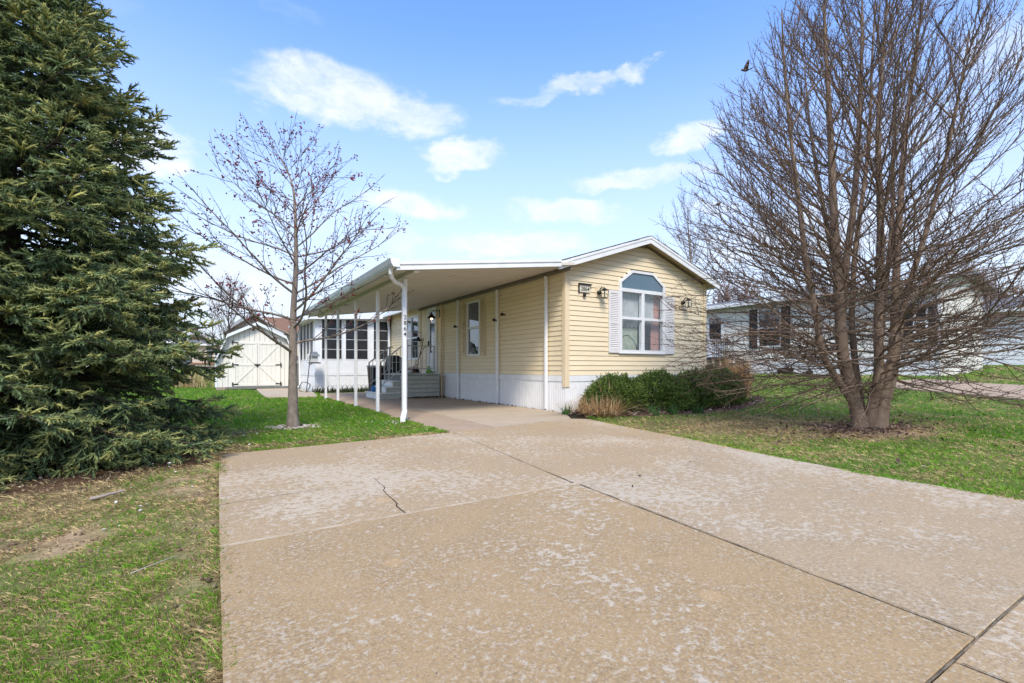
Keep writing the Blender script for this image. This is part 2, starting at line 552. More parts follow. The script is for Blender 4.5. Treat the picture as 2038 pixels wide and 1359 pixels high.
def text_mesh(name, body, size, depth, loc, rot, material, parent):
    cu = bpy.data.curves.new(name, 'FONT')
    cu.body = body; cu.size = size; cu.extrude = depth; cu.align_x = 'CENTER'; cu.align_y = 'CENTER'
    cu.offset = size * .006
    tmp = bpy.data.objects.new(name, cu); COL.objects.link(tmp)
    dg = bpy.context.evaluated_depsgraph_get()
    me = bpy.data.meshes.new_from_object(tmp.evaluated_get(dg))
    COL.objects.unlink(tmp); bpy.data.objects.remove(tmp)
    mtx = Matrix.Translation(Vector(loc) - Vector(origin(parent))) @ rot.to_matrix().to_4x4()
    me.transform(mtx)
    me.materials.clear()
    return link_mesh(name, me, material, parent)

from mathutils import Euler
FACE_FRONT = Euler((R(90), 0, 0))           # lettering that faces -y
FACE_SIDE = Euler((R(90), 0, R(-90)))       # lettering that faces -x

# ------------------------------------------------------------------ ground
def tz(x, y):
    return .72 * sm(5, 13.5, x) + .35 * sm(14, 21, x) + .9 * sm(17, 45, y) * (1 - sm(-2, 8, x))

DRIVE = np.array([(-6.68, -16), (-6.68, -5.4), (-6.65, -2.02), (-3.66, -1.70), (-3.66, 8.6), (-3.3, 11.2), (0, 11.2), (0, -.9), (-.5, -1.35), (-.77, -2.56),
                  (-.98, -3.96), (-1.25, -5.21), (-1.5, -6.4), (-1.5, -7.5), (-1.3, -9), (-1, -16)])
PAD = np.array([(10.24, -2.09), (9.63, -2.7), (9.18, -3.95), (8.59, -5.44), (8.0, -8.0), (10.3, -9.0), (10.62, -5.03), (10.84, -4.23), (11.56, -2.84), (11.02, -2.2)])
BED = np.array([(-.55, -.75), (.1, -1.25), (.9, -1.55), (2.2, -1.85), (3.8, -1.75), (5.5, -1.1), (6.7, -.75), (7.3, 0), (6.6, 1.2), (5, 1.2), (5, -.0), (0, 0), (-.3, -.3)])
def inside(poly, x, y):
    r = np.zeros(np.shape(x), dtype=bool)
    j = len(poly) - 1
    for i in range(len(poly)):
        xi, yi = poly[i]; xj, yj = poly[j]
        c = ((yi > y) != (yj > y)) & (x < (xj - xi) * (y - yi) / (yj - yi + 1e-12) + xi)
        r ^= c
        j = i
    return r

SPRUCE = at(-5.55, 5.3); MAPLE = np.array([-5.54, .40, 0]); PEAR = np.array([2.42, -4.82, 0])
def bare(x, y):
    """0 full lawn .. 1 bare soil"""
    n = fbm(x * 1.3, y * 1.3, 3); n2 = fbm(x * 4.5, y * 4.5, 9, 3)
    d1 = np.hypot(x - SPRUCE[0], y - SPRUCE[1]); b = 1 - sm(1.75, 3.0, d1 + (n - .5) * 1.6)
    d2 = np.hypot((x - PEAR[0] - .1) * .62, (y - PEAR[1] - .0)); b = np.maximum(b, .95 * (1 - sm(.35, 1.25, d2 + (n - .5) * 1.2)))
    b = np.maximum(b, .62 * (1 - sm(.2, 2.2, np.abs(y + 3.4 + .25 * (x - .5)) + (n - .5) * 2.6)) * sm(-1.2, .2, x) * (1 - sm(2.6, 4.6, x)))
    d3 = np.hypot(x - MAPLE[0], y - MAPLE[1]); b = np.maximum(b, 1 - sm(.2, .42, d3 + (n2 - .5) * .3))
    # worn edge along the concrete, patchy front left lawn
    e = (1 - sm(.0, .38, np.abs(x + 6.72) + (n2 - .5) * .5)) * (y < -1.8) * (x < -6.6); b = np.maximum(b, .5 * e)
    e = (1 - sm(.0, .30, np.abs(y + 1.78 + .1 * (x + 4)) + (n2 - .5) * .45)) * (x > -6.7) * (x < -3.6); b = np.maximum(b, .85 * e)
    fl = (x < -6.6) * (y < -1) ; b = np.maximum(b, fl * .95 * sm(.56, .7, fbm(x * 1.9, y * 1.9, 31) + .2 * (n2 - .5)))
    b = np.maximum(b, .9 * inside(BED, x, y))
    return np.clip(b, 0, 1)
def dry(x, y):
    """share of yellowed grass"""
    n = fbm(x * .9, y * .9, 41); n2 = fbm(x * 3.1, y * 3.1, 43, 3)
    d = .12 + .5 * sm(.45, .7, n * .6 + n2 * .4)
    fl = (x < -6.5) & (y < -1.5)
    d = d + fl * .30 * sm(-1, -3, y) 
    d = d + .45 * (1 - sm(.6, 3.0, np.hypot((x - 1.2) * .6, y + 3.6)))
    back = sm(-1.2, 1.5, y) * (x < 0)
    return np.clip(d * (1 - .75 * back), 0, .9)

def axis(a, b, fine, far):
    m = np.arange(a, b + fine, fine)
    lo = a - np.geomspace(.6, far, 22); hi = m[-1] + np.geomspace(.6, far, 22)
    return np.concatenate([lo[::-1], m, hi])
gx = axis(-16, 24, .22, 900); gy = axis(-14, 30, .22, 900)
GX, GY = np.meshgrid(gx, gy)
x_, y_ = GX.ravel(), GY.ravel()
z_g = tz(x_, y_) - .022
bb = bare(x_, y_)
dv = inside(DRIVE, x_, y_)
near_g = (np.abs(x_) < 30) & (np.abs(y_) < 40)
z_g = z_g + near_g * (.02 * (fbm(x_ * 1.1, y_ * 1.1, 77) - .5)) * (1 - dv) - .012 * dv
z_g = np.where(inside(BED, x_, y_), z_g + .03, z_g)
g_me = np_mesh('ground', np.stack([x_, y_, z_g], 1),
               (lambda i, j, w: np.stack([i * w + j, i * w + j + 1, (i + 1) * w + j + 1, (i + 1) * w + j], -1).reshape(-1, 4))(
                   *np.meshgrid(np.arange(len(gy) - 1), np.arange(len(gx) - 1), indexing='ij'), len(gx)), True)
soil = np.array([.15, .085, .05]); sand = np.array([.46, .32, .19]); lawn = np.array([.095, .17, .03]); straw = np.array([.30, .24, .11])
nn = fbm(x_ * 2.2, y_ * 2.2, 51)[:, None]
dd = dry(x_, y_)[:, None]
gc = lawn * (1 - dd) + straw * dd
far_d = np.hypot(x_, y_)[:, None]
dirt = soil * (1 - sm(.42, .62, nn)) + sand * sm(.42, .62, nn)
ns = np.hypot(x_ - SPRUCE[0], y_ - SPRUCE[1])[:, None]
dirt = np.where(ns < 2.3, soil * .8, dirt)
gc = gc * (1 - bb[:, None]) + dirt * bb[:, None]
gc = np.where(inside(BED, x_, y_)[:, None], np.array([.19, .115, .08]), gc)
gc = np.where(dv[:, None], np.array([.05, .042, .03]), gc)
set_tint(g_me, gc)
ground = link_mesh('ground', g_me, mat('lawn_soil', (1, 1, 1), (.62, .62, .6), 14, detail=9, rough=.95, bump=.9, bscale=45, attr='tint', spec=.15))
tag(ground, kind='structure')

# ------------------------------------------------------------------ concrete
def concrete(name, base, worn, amount, fleck=1.0, sc=1.0):
    m = bpy.data.materials.new(name); m.use_nodes = True
    t = m.node_tree; b = t.nodes['Principled BSDF']
    b.inputs['Roughness'].default_value = .88; b.inputs['Specular IOR Level'].default_value = .25
    tcn = t.nodes.new('ShaderNodeTexCoord')
    def nz(scale, detail=6, rough=.62, dist=0.0):
        n = t.nodes.new('ShaderNodeTexNoise'); n.inputs['Scale'].default_value = scale * sc; n.inputs['Detail'].default_value = detail
        n.inputs['Roughness'].default_value = rough; n.inputs['Distortion'].default_value = dist
        t.links.new(tcn.outputs['Object'], n.inputs['Vector']); return n.outputs['Fac']
    def mth(op, a, c):
        n = t.nodes.new('ShaderNodeMath'); n.operation = op
        for i, v in enumerate((a, c)):
            if isinstance(v, (int, float)): n.inputs[i].default_value = v
            else: t.links.new(v, n.inputs[i])
        return n.outputs[0]
    def ramp(v, a, c, lo=0.0, hi=1.0):
        n = t.nodes.new('ShaderNodeMapRange'); n.interpolation_type = 'SMOOTHSTEP'
        n.inputs['From Min'].default_value = a; n.inputs['From Max'].default_value = c
        n.inputs['To Min'].default_value = lo; n.inputs['To Max'].default_value = hi
        t.links.new(v, n.inputs['Value']); return n.outputs[0]
    def mix(f, a, c, mode='MIX'):
        n = t.nodes.new('ShaderNodeMix'); n.data_type = 'RGBA'; n.blend_type = mode
        if isinstance(f, (int, float)): n.inputs['Factor'].default_value = f
        else: t.links.new(f, n.inputs['Factor'])
        for i, v in ((6, a), (7, c)):
            if isinstance(v, tuple): n.inputs[i].default_value = (*v, 1)
            else: t.links.new(v, n.inputs[i])
        return n.outputs[2]
    big = nz(.55, 4); mid = nz(17, 8, .72, .3); fine = nz(60, 5, .7); med = nz(2.1, 5)
    dark = tuple(v * .80 for v in base)
    c = mix(ramp(med, .35, .68), base, dark)
    c = mix(ramp(fine, .42, .64), c, tuple(v * 1.14 for v in base))
    # surface paste left in ragged patches over the exposed tan aggregate
    th = mth('ADD', mid, mth('MULTIPLY', mth('SUBTRACT', big, .5), .75))
    patch = ramp(th, .70 - amount, .78 - amount)
    c = mix(mth('MULTIPLY', patch, .86), c, mix(ramp(fine, .35, .7), worn, tuple(v * .84 for v in worn)))
    # finer scuffs, 2 to 5 cm, all over
    sc2 = ramp(mth('ADD', nz(34, 6, .68, .2), mth('MULTIPLY', mth('SUBTRACT', med, .5), .35)), .60 - amount * .25, .66 - amount * .25)
    c = mix(mth('MULTIPLY', sc2, .55), c, tuple(v * .92 for v in worn))
    # aggregate specks
    vo = t.nodes.new('ShaderNodeTexVoronoi'); vo.inputs['Scale'].default_value = 130
    t.links.new(tcn.outputs['Object'], vo.inputs['Vector'])
    sep = t.nodes.new('ShaderNodeSeparateColor'); t.links.new(vo.outputs['Color'], sep.inputs[0])
    sp = ramp(sep.outputs[0], .82, .9)
    c = mix(mth('MULTIPLY', sp, .26 * fleck), c, (.58, .53, .46))
    sp2 = ramp(sep.outputs[1], .88, .94)
    c = mix(mth('MULTIPLY', sp2, .38 * fleck), c, (.17, .12, .085))
    # a few round ochre spots and faint stains
    vo2 = t.nodes.new('ShaderNodeTexVoronoi'); vo2.inputs['Scale'].default_value = 1.1
    t.links.new(tcn.outputs['Object'], vo2.inputs['Vector'])
    c = mix(ramp(vo2.outputs['Distance'], .085, .05, 0, .45), c, (.50, .33, .17))
    c = mix(ramp(nz(.9, 3), .55, .75, 0, .22), c, tuple(v * .7 for v in base))
    t.links.new(c, b.inputs['Base Color'])
    bp = t.nodes.new('ShaderNodeBump'); bp.inputs['Strength'].default_value = .55; bp.inputs['Distance'].default_value = .006
    t.links.new(mth('ADD', nz(130, 4, .7), mth('MULTIPLY', patch, .25)), bp.inputs['Height'])
    t.links.new(bp.outputs[0], b.inputs['Normal'])
    return m
C_A = concrete('worn_concrete', (.39, .278, .158), (.57, .475, .35), .20)
C_D = concrete('tan_aggregate_concrete', (.365, .253, .132), (.56, .475, .36), .15)
C_E = concrete('grey_tan_concrete', (.385, .283, .17), (.55, .468, .355), .175)
C_N = concrete('smooth_new_concrete', (.45, .365, .265), (.50, .42, .33), .10, .3)
C_W = mat('pale_joint_edge', (.55, .48, .38), (.38, .29, .18), 5, rough=.9, bump=.3)
C_P = concrete('pinkish_walk_concrete', (.39, .29, .205), (.47, .39, .31), .08, .5)

def slab(poly, material, parent, top=0.0, name='concrete_slab', gap=.0055, bev=.003, thick=.09):
    P = np.array(poly, float)
    a = 0.5 * np.sum(P[:, 0] * np.roll(P[:, 1], -1) - np.roll(P[:, 0], -1) * P[:, 1])
    if a < 0: P = P[::-1]
    n = len(P)
    def inset(d):
        Q = []
        for i in range(n):
            p0, p1, p2 = P[i - 1], P[i], P[(i + 1) % n]
            e1 = (p1 - p0) / np.linalg.norm(p1 - p0); e2 = (p2 - p1) / np.linalg.norm(p2 - p1)
            n1 = np.array([-e1[1], e1[0]]); n2 = np.array([-e2[1], e2[0]])
            k = d / max(.3, 1 + n1 @ n2)
            Q.append(p1 + (n1 + n2) * k)
        return np.array(Q)
    A, B = inset(gap), inset(gap + bev)
    vs = [(x, y, top - thick) for x, y in A] + [(x, y, top - bev) for x, y in A] + [(x, y, top) for x, y in B]
    fs = [tuple(range(2 * n, 3 * n))]
    for k in range(2):
        fs += [(k * n + i, k * n + (i + 1) % n, (k + 1) * n + (i + 1) % n, (k + 1) * n + i) for i in range(n)]
    m = MB().add(vs, fs)
    return m.build(name, material, parent)

drive = thing('driveway', (-4, -5, 0), None, None, kind='structure')
slab([(-6.68, -5.38), (-4.06, -5.29), (-3.54, -1.66), (-3.66, -1.72), (-6.65, -2.06)], C_A, drive, .0)
slab([(-4.06, -5.29), (-2.24, -5.13), (-.98, -3.96), (-.77, -2.56), (-.52, -1.36), (-.75, -1.14), (-2.69, -1.53), (-3.54, -1.66)], C_A, drive, .0)
slab([(-6.69, -7.94), (-4.3, -7.92), (-4.03, -5.29), (-6.68, -5.38)], C_D, drive, -.003)
slab([(-6.70, -16), (-4.56, -16), (-4.56, -7.925), (-6.69, -7.94)], C_D, drive, -.002)
slab([(-4.3, -7.92), (-1.5, -7.92), (-1.47, -6.5), (-1.27, -5.21), (-.98, -3.96), (-2.24, -5.13), (-4.03, -5.29)], C_E, drive, -.002)
slab([(-4.56, -12), (-1.1, -12), (-1.5, -7.92), (-4.3, -7.92), (-4.56, -7.925)], C_A, drive, -.002)
slab([(-4.56, -16), (-1, -16), (-1.1, -12), (-4.56, -12)], C_A, drive, -.002)
slab([(-2.69, -1.53), (-.75, -1.14), (-.05, -.05), (-.05, 2.9), (-2.6, 2.7)], C_N, drive, 0)
slab([(-3.66, -1.70), (-3.54, -1.66), (-2.69, -1.53), (-2.6, 2.7), (-3.66, 2.7)], C_P, drive, 0)
slab([(-3.66, 2.7), (-.05, 2.9), (-.05, 6.3), (-3.66, 6.3)], C_P, drive, 0)
slab([(-3.66, 6.3), (-.05, 6.3), (-.05, 11.1), (-3.3, 11.1), (-3.62, 9.8)], C_P, drive, 0)
lip = [(-6.67, -5.383), (-4.06, -5.293), (-2.24, -5.133), (-.985, -3.965)]
for (x0, y0), (x1, y1) in zip(lip[:-1], lip[1:]):
    MB().bar((x0, y0 + .006, -.012), (x1, y1 + .006, -.012), .008, .030).build('joint_edge', C_W, drive)
GRIT_SHADE = mat('joint_grit_shade', (.085, .068, .05), (.24, .185, .12), 14, rough=.95, bump=.6)  # grit strips, coloured dark to put back the shade lost in the joints
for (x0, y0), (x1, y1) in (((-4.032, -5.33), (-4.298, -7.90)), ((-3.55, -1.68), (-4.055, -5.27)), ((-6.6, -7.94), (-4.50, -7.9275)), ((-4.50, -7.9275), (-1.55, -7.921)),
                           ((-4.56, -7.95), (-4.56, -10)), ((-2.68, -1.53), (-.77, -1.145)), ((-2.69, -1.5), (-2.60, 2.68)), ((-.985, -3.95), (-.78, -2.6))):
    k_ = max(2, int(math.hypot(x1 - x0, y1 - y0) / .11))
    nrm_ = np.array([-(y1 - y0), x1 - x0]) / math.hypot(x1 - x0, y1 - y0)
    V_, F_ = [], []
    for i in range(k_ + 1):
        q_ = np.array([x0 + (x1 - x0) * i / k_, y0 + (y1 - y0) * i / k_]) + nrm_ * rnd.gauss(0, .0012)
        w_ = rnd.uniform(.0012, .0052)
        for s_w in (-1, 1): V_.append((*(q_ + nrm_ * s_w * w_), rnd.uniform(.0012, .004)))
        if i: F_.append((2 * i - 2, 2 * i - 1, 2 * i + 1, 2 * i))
    MB().add(V_, F_).build('joint_shade_grit', GRIT_SHADE, drive, fix=False)
# jagged crack running from the joint into the worn slab
cr = [(745, 952), (752, 958), (756, 963), (762, 966), (766, 971), (763, 976), (770, 984), (777, 990), (784, 996), (790, 1002), (789, 1007), (797, 1014), (807, 1021)]
pts = []
for cx, cy in cr:
    d = 960 / (cy - 731); pts.append(at((cx - 1019) / 960 * d, d, .0025))
m = MB()
for i in range(len(pts) - 1):
    w0 = .002 + .0035 * (i / len(pts)); w1 = .002 + .0035 * ((i + 1) / len(pts))
    s = RIGHT * 1.0
    a, b_ = pts[i], pts[i + 1]
    o = np.array([s[0], s[1], 0])
    m.add([a - o * w0, a + o * w0, b_ + o * w1, b_ - o * w1], [(0, 1, 2, 3)])
m.build('crack', MT['black'], drive, fix=False)

for a_, b_ in (((432, 1006), (560, 985)), ((560, 985), (660, 970)), ((1170, 962), (1196, 976))):
    q0 = [at((x - 1019) / 960 * 960 / (y - 731), 960 / (y - 731), .0025) for x, y in (a_, b_)]
    o = np.array([0, .0035, 0])
    MB().add([q0[0] - o, q0[0] + o, q0[1] + o * .6, q0[1] - o * .6], [(0, 1, 2, 3)]).build('crack', MT['greyseam'], drive, fix=False)
nd = slab(PAD, C_P, None, 0, 'neighbour_driveway', 0, .01)
tag(nd, kind='structure')
me = nd.data
co = np.empty(len(me.vertices) * 3); me.vertices.foreach_get('co', co); co = co.reshape(-1, 3)
co[:, 2] += tz(co[:, 0], co[:, 1]) + .03
me.vertices.foreach_set('co', co.ravel()); me.update()
# pale walk slab in front of the shed
walk = slab([(-5.0, 16.1), (-3.3, 16.1), (-3.32, 11.2), (-3.64, 8.9), (-4.43, 9.25), (-5.2, 9.75)], C_N, None, .03, 'garden_path', 0, .015, .12)
tag(walk, kind='structure')

# ------------------------------------------------------------------ walls of lapped boards
def rects_minus(u0, u1, z0, z1, holes):
    """split a rectangle round rectangular holes: list of rectangles"""
    us = sorted({u0, u1} | {v for h in holes for v in h[:2] if u0 < v < u1})
    zs = sorted({z0, z1} | {v for h in holes for v in h[2:] if z0 < v < z1})
    r = []
    for k in range(len(zs) - 1):
        run = None
        for i in range(len(us) - 1):
            cu, cz = (us[i] + us[i + 1]) / 2, (zs[k] + zs[k + 1]) / 2
            if any(h[0] < cu < h[1] and h[2] < cz < h[3] for h in holes):
                if run: r.append((*run, zs[k], zs[k + 1])); run = None
            else:
                run = (run[0], us[i + 1]) if run else (us[i], us[i + 1])
        if run: r.append((*run, zs[k], zs[k + 1]))
    return r

def boards(parent, ax, const, sgn, u0, u1, z0, z1, expo, holes, material, clip=None, joined=None, lip=.020, name='plank'):
    """lapped siding on the plane ax=const ('y' front walls, 'x' side walls), facing sgn along that axis"""
    z = z0
    while z < z1 - .01:
        zb = min(z + expo, z1)
        zc = (z + zb) / 2
        a0, a1 = (u0, u1)
        b0, b1 = (u0, u1)
        if clip:
            a0, a1 = clip(z); b0, b1 = clip(zb)
            if b1 - b0 < .05: b0 = b1 = (b0 + b1) / 2
        segs = [(a0, a1, b0, b1)]
        for h in holes:
            hu = h(zc) if callable(h) else ((h[0], h[1]) if h[2] < zc < h[3] else None)
            if not hu: continue
            ns = []
            for (p, q, r, s) in segs:
                if hu[0] > p and hu[0] < q: ns.append((p, hu[0], r, hu[0]))
                if hu[1] < q and hu[1] > p: ns.append((hu[1], q, hu[1], s))
                if hu[1] <= p or hu[0] >= q: ns.append((p, q, r, s))
            segs = ns
        for (p, q, r, s) in segs:
            if q - p < .02: continue
            zt = zb - .005
            def W(u, d, zz):
                return (u, const + sgn * d, zz) if ax == 'y' else (const + sgn * d, u, zz)
            vs = [W(p, 0, z), W(q, 0, z), W(q, lip, z), W(p, lip, z), W(r, 0, zt), W(s, 0, zt), W(s, lip * .35, zt), W(r, lip * .35, zt)]
            if joined is not None:
                joined.hexa(vs)
            else:
                MB().hexa(vs).build(name, material, parent)
        z = zb

def ribbed(mb, ax, const, sgn, u0, u1, z0, z1, pitch=.075, d=.014):
    """vertical ribbed panel"""
    n = max(1, int((u1 - u0) / pitch))
    pr = []
    for i in range(n):
        a = u0 + (u1 - u0) * i / n; w = (u1 - u0) / n
        pr += [(a, 0), (a + w * .16, 0), (a + w * .22, d), (a + w * .94, d)]
    pr += [(u1, 0)]
    vs = []
    for (u, dd) in pr:
        for zz in (z0, z1):
            vs.append((u, const + sgn * dd, zz) if ax == 'y' else (const + sgn * dd, u, zz))
    fs = [(2 * i, 2 * i + 2, 2 * i + 3, 2 * i + 1) for i in range(len(pr) - 1)]
    mb.add(vs, fs)
    back = -sgn * .02
    if ax == 'y': mb.box(u0, u1, const + back, const + back - sgn * .02, z0, z1)
    else: mb.box(const + back, const + back - sgn * .02, u0, u1, z0, z1)

def frame_box(ax, const, sgn, u0, u1, z0, z1, d0, d1, mb=None):
    """box on a wall plane, from depth d0 to d1 outwards"""
    mb = mb or MB()
    if ax == 'y': return mb.box(u0, u1, const + sgn * d0, const + sgn * d1, z0, z1)
    return mb.box(const + sgn * d0, const + sgn * d1, u0, u1, z0, z1)
GLASS = glass_mat('window_glass', (.95, .97, .97), .045)
GLASSD = glass_mat('dark_window_glass', (.6, .63, .65), .10)

def shutter(parent, ax, const, sgn, u0, u1, z0, z1, material, slats=None, split=.48):
    sh = MB()
    f = .045 * (u1 - u0) / .34
    frame_box(ax, const, sgn, u0, u0 + f, z0, z1, .022, .052, sh)
    frame_box(ax, const, sgn, u1 - f, u1, z0, z1, .022, .052, sh)
    zm = z0 + (z1 - z0) * split
    for a, b in ((z0, z0 + .11), (zm - .025, zm + .025), (z1 - .07, z1)):
        frame_box(ax, const, sgn, u0 + f, u1 - f, a, b, .022, .051, sh)
    frame_box(ax, const, sgn, u0 + f, u1 - f, z0 + .05, z1 - .05, .018, .026, sh)
    s = sh.build('shutter', material, parent)
    n = slats or 24
    spans = [(z0 + .11, zm - .025), (zm + .025, z1 - .07)]
    for a, b in spans:
        k = int(round(n * (b - a) / (z1 - z0)))
        for i in range(k):
            za = a + (b - a) * (i + .1) / k; zb_ = a + (b - a) * (i + .95) / k
            def W(u, d, zz): return (u, const + sgn * d, zz) if ax == 'y' else (const + sgn * d, u, zz)
            MB().hexa([W(u0 + f, .027, za), W(u1 - f, .027, za), W(u1 - f, .048, za), W(u0 + f, .048, za),
                       W(u0 + f, .027, zb_), W(u1 - f, .027, zb_), W(u1 - f, .031, zb_), W(u0 + f, .031, zb_)]).build('slat', material, s)
    return s

# ------------------------------------------------------------------ the yellow house
HL = 20.0     # length
house = thing('mobile_home', (0, 0, 0), 'long yellow vinyl-sided mobile home with white gable trim and arched front window', 'house')
H_W = 4.88; ZS = .82; ZE = 3.28; RX = 2.44; SL = .335
OV = .26
def gable_clip(z):
    if z <= ZE - .02: return (.02, H_W - .02)
    h = 4.06
    d = (h - z) / SL
    return (max(.02, RX - d), min(H_W - .02, RX + d))
def win_hole(zc):
    if zc < 1.36 or zc > 3.39: return None
    if zc < 3.08: return (1.62, 3.22)
    k = (zc - 3.08) / (3.39 - 3.08)
    return (1.62 + .42 * k, 3.22 - .42 * k)
boards(house, 'y', 0, -1, 0, H_W, ZS, 4.0, .1132, [win_hole], MT['siding'], clip=gable_clip)
S_HOLES = [(3.97, 4.82, 1.34, 3.0), (7.17, 7.99, .8, 3.21), (8.96, 10.45, 1.34, 2.98)]
boards(house, 'x', 0, -1, .02, 12.3, ZS, 3.27, .1132, S_HOLES, MT['siding'])
# sheathing round the openings, the far walls and floor
w = MB()
for r in rects_minus(.02, H_W - .02, .05, 3.3, [(1.64, 3.2, 1.38, 3.3)]): w.box(r[0], r[1], .004, .09, r[2], r[3])
w.prism([(.02, 3.301), (RX, 4.09), (H_W - .02, 3.301), (3.2, 3.301), (2.78, 3.37), (2.06, 3.37), (1.64, 3.301)], .004, .09, 'y')
w.build('front_wall', MT['wallin'], house)
w = MB()
for r in rects_minus(.1, HL, .05, 3.27, [(a, b, c, d) for a, b, c, d in S_HOLES]): w.box(.004, .09, r[0], r[1], r[2], r[3])
w.build('side_wall', MT['wallin'], house)
w = MB(); w.box(H_W - .09, H_W - .004, .1, HL, .05, 3.27); w.box(.1, H_W - .1, HL - .1, HL, .05, 3.27)
w.build('wall', MT['siding'], house)
MB().box(.1, H_W - .1, .1, HL - .1, .78, .80).build('floor', MT['interior'], house)
w = MB(); w.box(.1, H_W - .1, 3.4, 3.46, .8, 3.2); w.box(.1, H_W - .1, 6.6, 6.66, .8, 3.2); w.box(1.5, 1.56, 3.46, 13, .8, 3.2)
w.build('inner_wall', MT['interior'], house)
# skirting with its white band
sk = MB(); ribbed(sk, 'y', -.004, -1, .03, H_W - .03, -.02, .68, .062)
sk.build('skirting', MT['white2'], house, fix=False)
n_p = 0
for a in np.arange(.03, 12.3, 1.22):
    sk = MB(); ribbed(sk, 'x', -.004, -1, a + .004, min(a + 1.216, 12.3), -.02, .68, .078); sk.build('skirting_panel', MT['white2'], house, fix=False)
frame_box('y', 0, -1, -.02, H_W + .02, .682, .815, .0, .028).build('skirting_band', MT['white'], house)
frame_box('x', 0, -1, .0, 12.3, .682, .815, .0, .028).build('skirting_band', MT['white'], house)
sk = MB(); ribbed(sk, 'x', H_W + .004, 1, .03, HL, -.02, .8, .12); sk.build('skirting', MT['white2'], house, fix=False)
# corner posts
MB().box(-.018, .03, -.018, .03, -.02, .68).build('skirting_corner', MT['white2'], house)
m = MB(); m.box(-.035, .085, -.038, -.001, .56, 3.3); m.box(-.037, -.001, -.0005, .075, .56, 3.28)
m.build('corner_trim', MT['corner'], house)
m = MB(); m.box(H_W - .085, H_W + .035, -.038, -.001, .7, 3.3); m.box(H_W + .001, H_W + .037, -.0005, .075, .7, 3.28)
m.build('corner_trim', MT['corner'], house)
MB().box(-.045, -.001, 8.72, 8.84, .72, 3.2).build('corner_trim', MT['corner'], house)
# roof: two slopes with courses of shingles, white rake boards, tan soffits
ZR = 4.235
XL, XR = -.40, 5.14
def roof_z(x): return ZR - SL * abs(x - RX)
rf = MB()
for xa, xb in ((XL, RX), (RX, XR)):
    za, zb = roof_z(xa), roof_z(xb)
    rf.prism([(xa, za - .10), (xb, zb - .10), (xb, zb - .012), (xa, za - .012)], -OV, HL + .2, 'y')
roof = rf.build('roof', MT['tansoffit'], house)
for side in (-1, 1):
    xe = XL if side < 0 else XR
    n = 19
    for i in range(n):
        t0, t1 = i / n, (i + 1.25) / n
        xa = xe + (RX - xe) * t0; xb = xe + (RX - xe) * min(t1, 1)
        m = MB()
        jit = rnd.uniform(-.012, .012)
        m.prism([(xa, roof_z(xa) - .010), (xb, roof_z(xb) - .008), (xb, roof_z(xb)), (xa, roof_z(xa) + .011)], -OV - .035 + jit, HL + .22, 'y')
        m.build('shingle_course', MT['shingle'], roof)
for xa, xb in ((XL, RX), (RX, XR)):
    za, zb = roof_z(xa), roof_z(xb)
    MB().prism([(xa, za - .185), (xb, zb - .185), (xb, zb - .014), (xa, za - .014)], -OV - .022, -OV - .001, 'y').build('rake_board', MT['white'], house)
    MB().prism([(xa, za - .075), (xb, zb - .075), (xb, zb - .016), (xa, za - .016)], -OV - .034, -OV - .0225, 'y').build('rake_trim', MT['white'], house)
MB().prism([(4.9, 3.29), (XR, 3.26), (XR, roof_z(XR) - .102), (4.9, roof_z(4.9) - .102)], -OV + .002, HL, 'y').build('eave_soffit', MT['tansoffit'], house)
MB().box(XR + .001, XR + .02, -OV, HL, roof_z(XR) - .15, roof_z(XR) - .01).build('eave_board', MT['white'], house)
MB().box(-.42, -.39, 8.95, HL, 3.14, 3.30).build('eave_board', MT['white'], house)

# front window: octagon transom over two sashes, louvred shutters
fw = MB()
fr = .075
def oct_out(o, zb):
    return [(1.62 - o, zb), (3.22 + o, zb), (3.22 + o, 3.08), (2.80 + o * .4, 3.385 + o), (2.04 - o * .4, 3.385 + o), (1.62 - o, 3.08)]
outer = oct_out(.0, 1.36); inner = [(1.69, 2.925), (3.15, 2.925), (3.15, 3.06), (2.77, 3.325), (2.07, 3.325), (1.69, 3.06)]
fwin = MB()
def ring(mb, O, I, d0, d1):
    n = len(O)
    vs = [(x, -d0, z) for x, z in O] + [(x, -d1, z) for x, z in O] + [(x, -d0, z) for x, z in I] + [(x, -d1, z) for x, z in I]
    fs = []
    for i in range(n):
        j = (i + 1) % n
        fs += [(i, j, n + j, n + i), (2 * n + i, 3 * n + i, 3 * n + j, 2 * n + j), (n + i, n + j, 3 * n + j, 3 * n + i), (i, 2 * n + i, 2 * n + j, j)]
    mb.add(vs, fs)
top_O = [(1.62, 2.84), (3.22, 2.84), (3.22, 3.08), (2.80, 3.385), (2.04, 3.385), (1.62, 3.08)]
ring(fwin, top_O, inner, -.05, .05)
for (a, b, c, d) in ((1.62, 1.70, 1.36, 2.8395), (3.14, 3.22, 1.36, 2.8395), (1.7005, 3.1395, 1.36, 1.425), (2.375, 2.465, 1.4255, 2.8395), (1.7005, 2.3745, 2.17, 2.235), (2.4655, 3.1395, 2.17, 2.235)):
    fwin.box(a, b, -.048, .05, c, d)
fwin.box(1.60, 3.24, -.062, -.002, 1.335, 1.3595)
win = fwin.build('front_window', MT['white'], house)
m = MB(); m.prism([(p[0], p[1]) for p in inner], -.022, -.012, 'y'); m.build('transom_pane', MT['transom'], win)
for (a, b) in ((1.70, 2.375), (2.465, 3.14)):
    for (c, d) in ((1.425, 2.17), (2.235, 2.84)):
        MB().box(a + .001, b - .001, -.018, -.012, c + .001, d - .001).build('pane', GLASS, win)
shutter(house, 'y', 0, -1, 1.275, 1.615, 1.35, 2.84, MT['shutter'], 34)
shutter(house, 'y', 0, -1, 3.225, 3.565, 1.35, 2.84, MT['shutter'], 34)
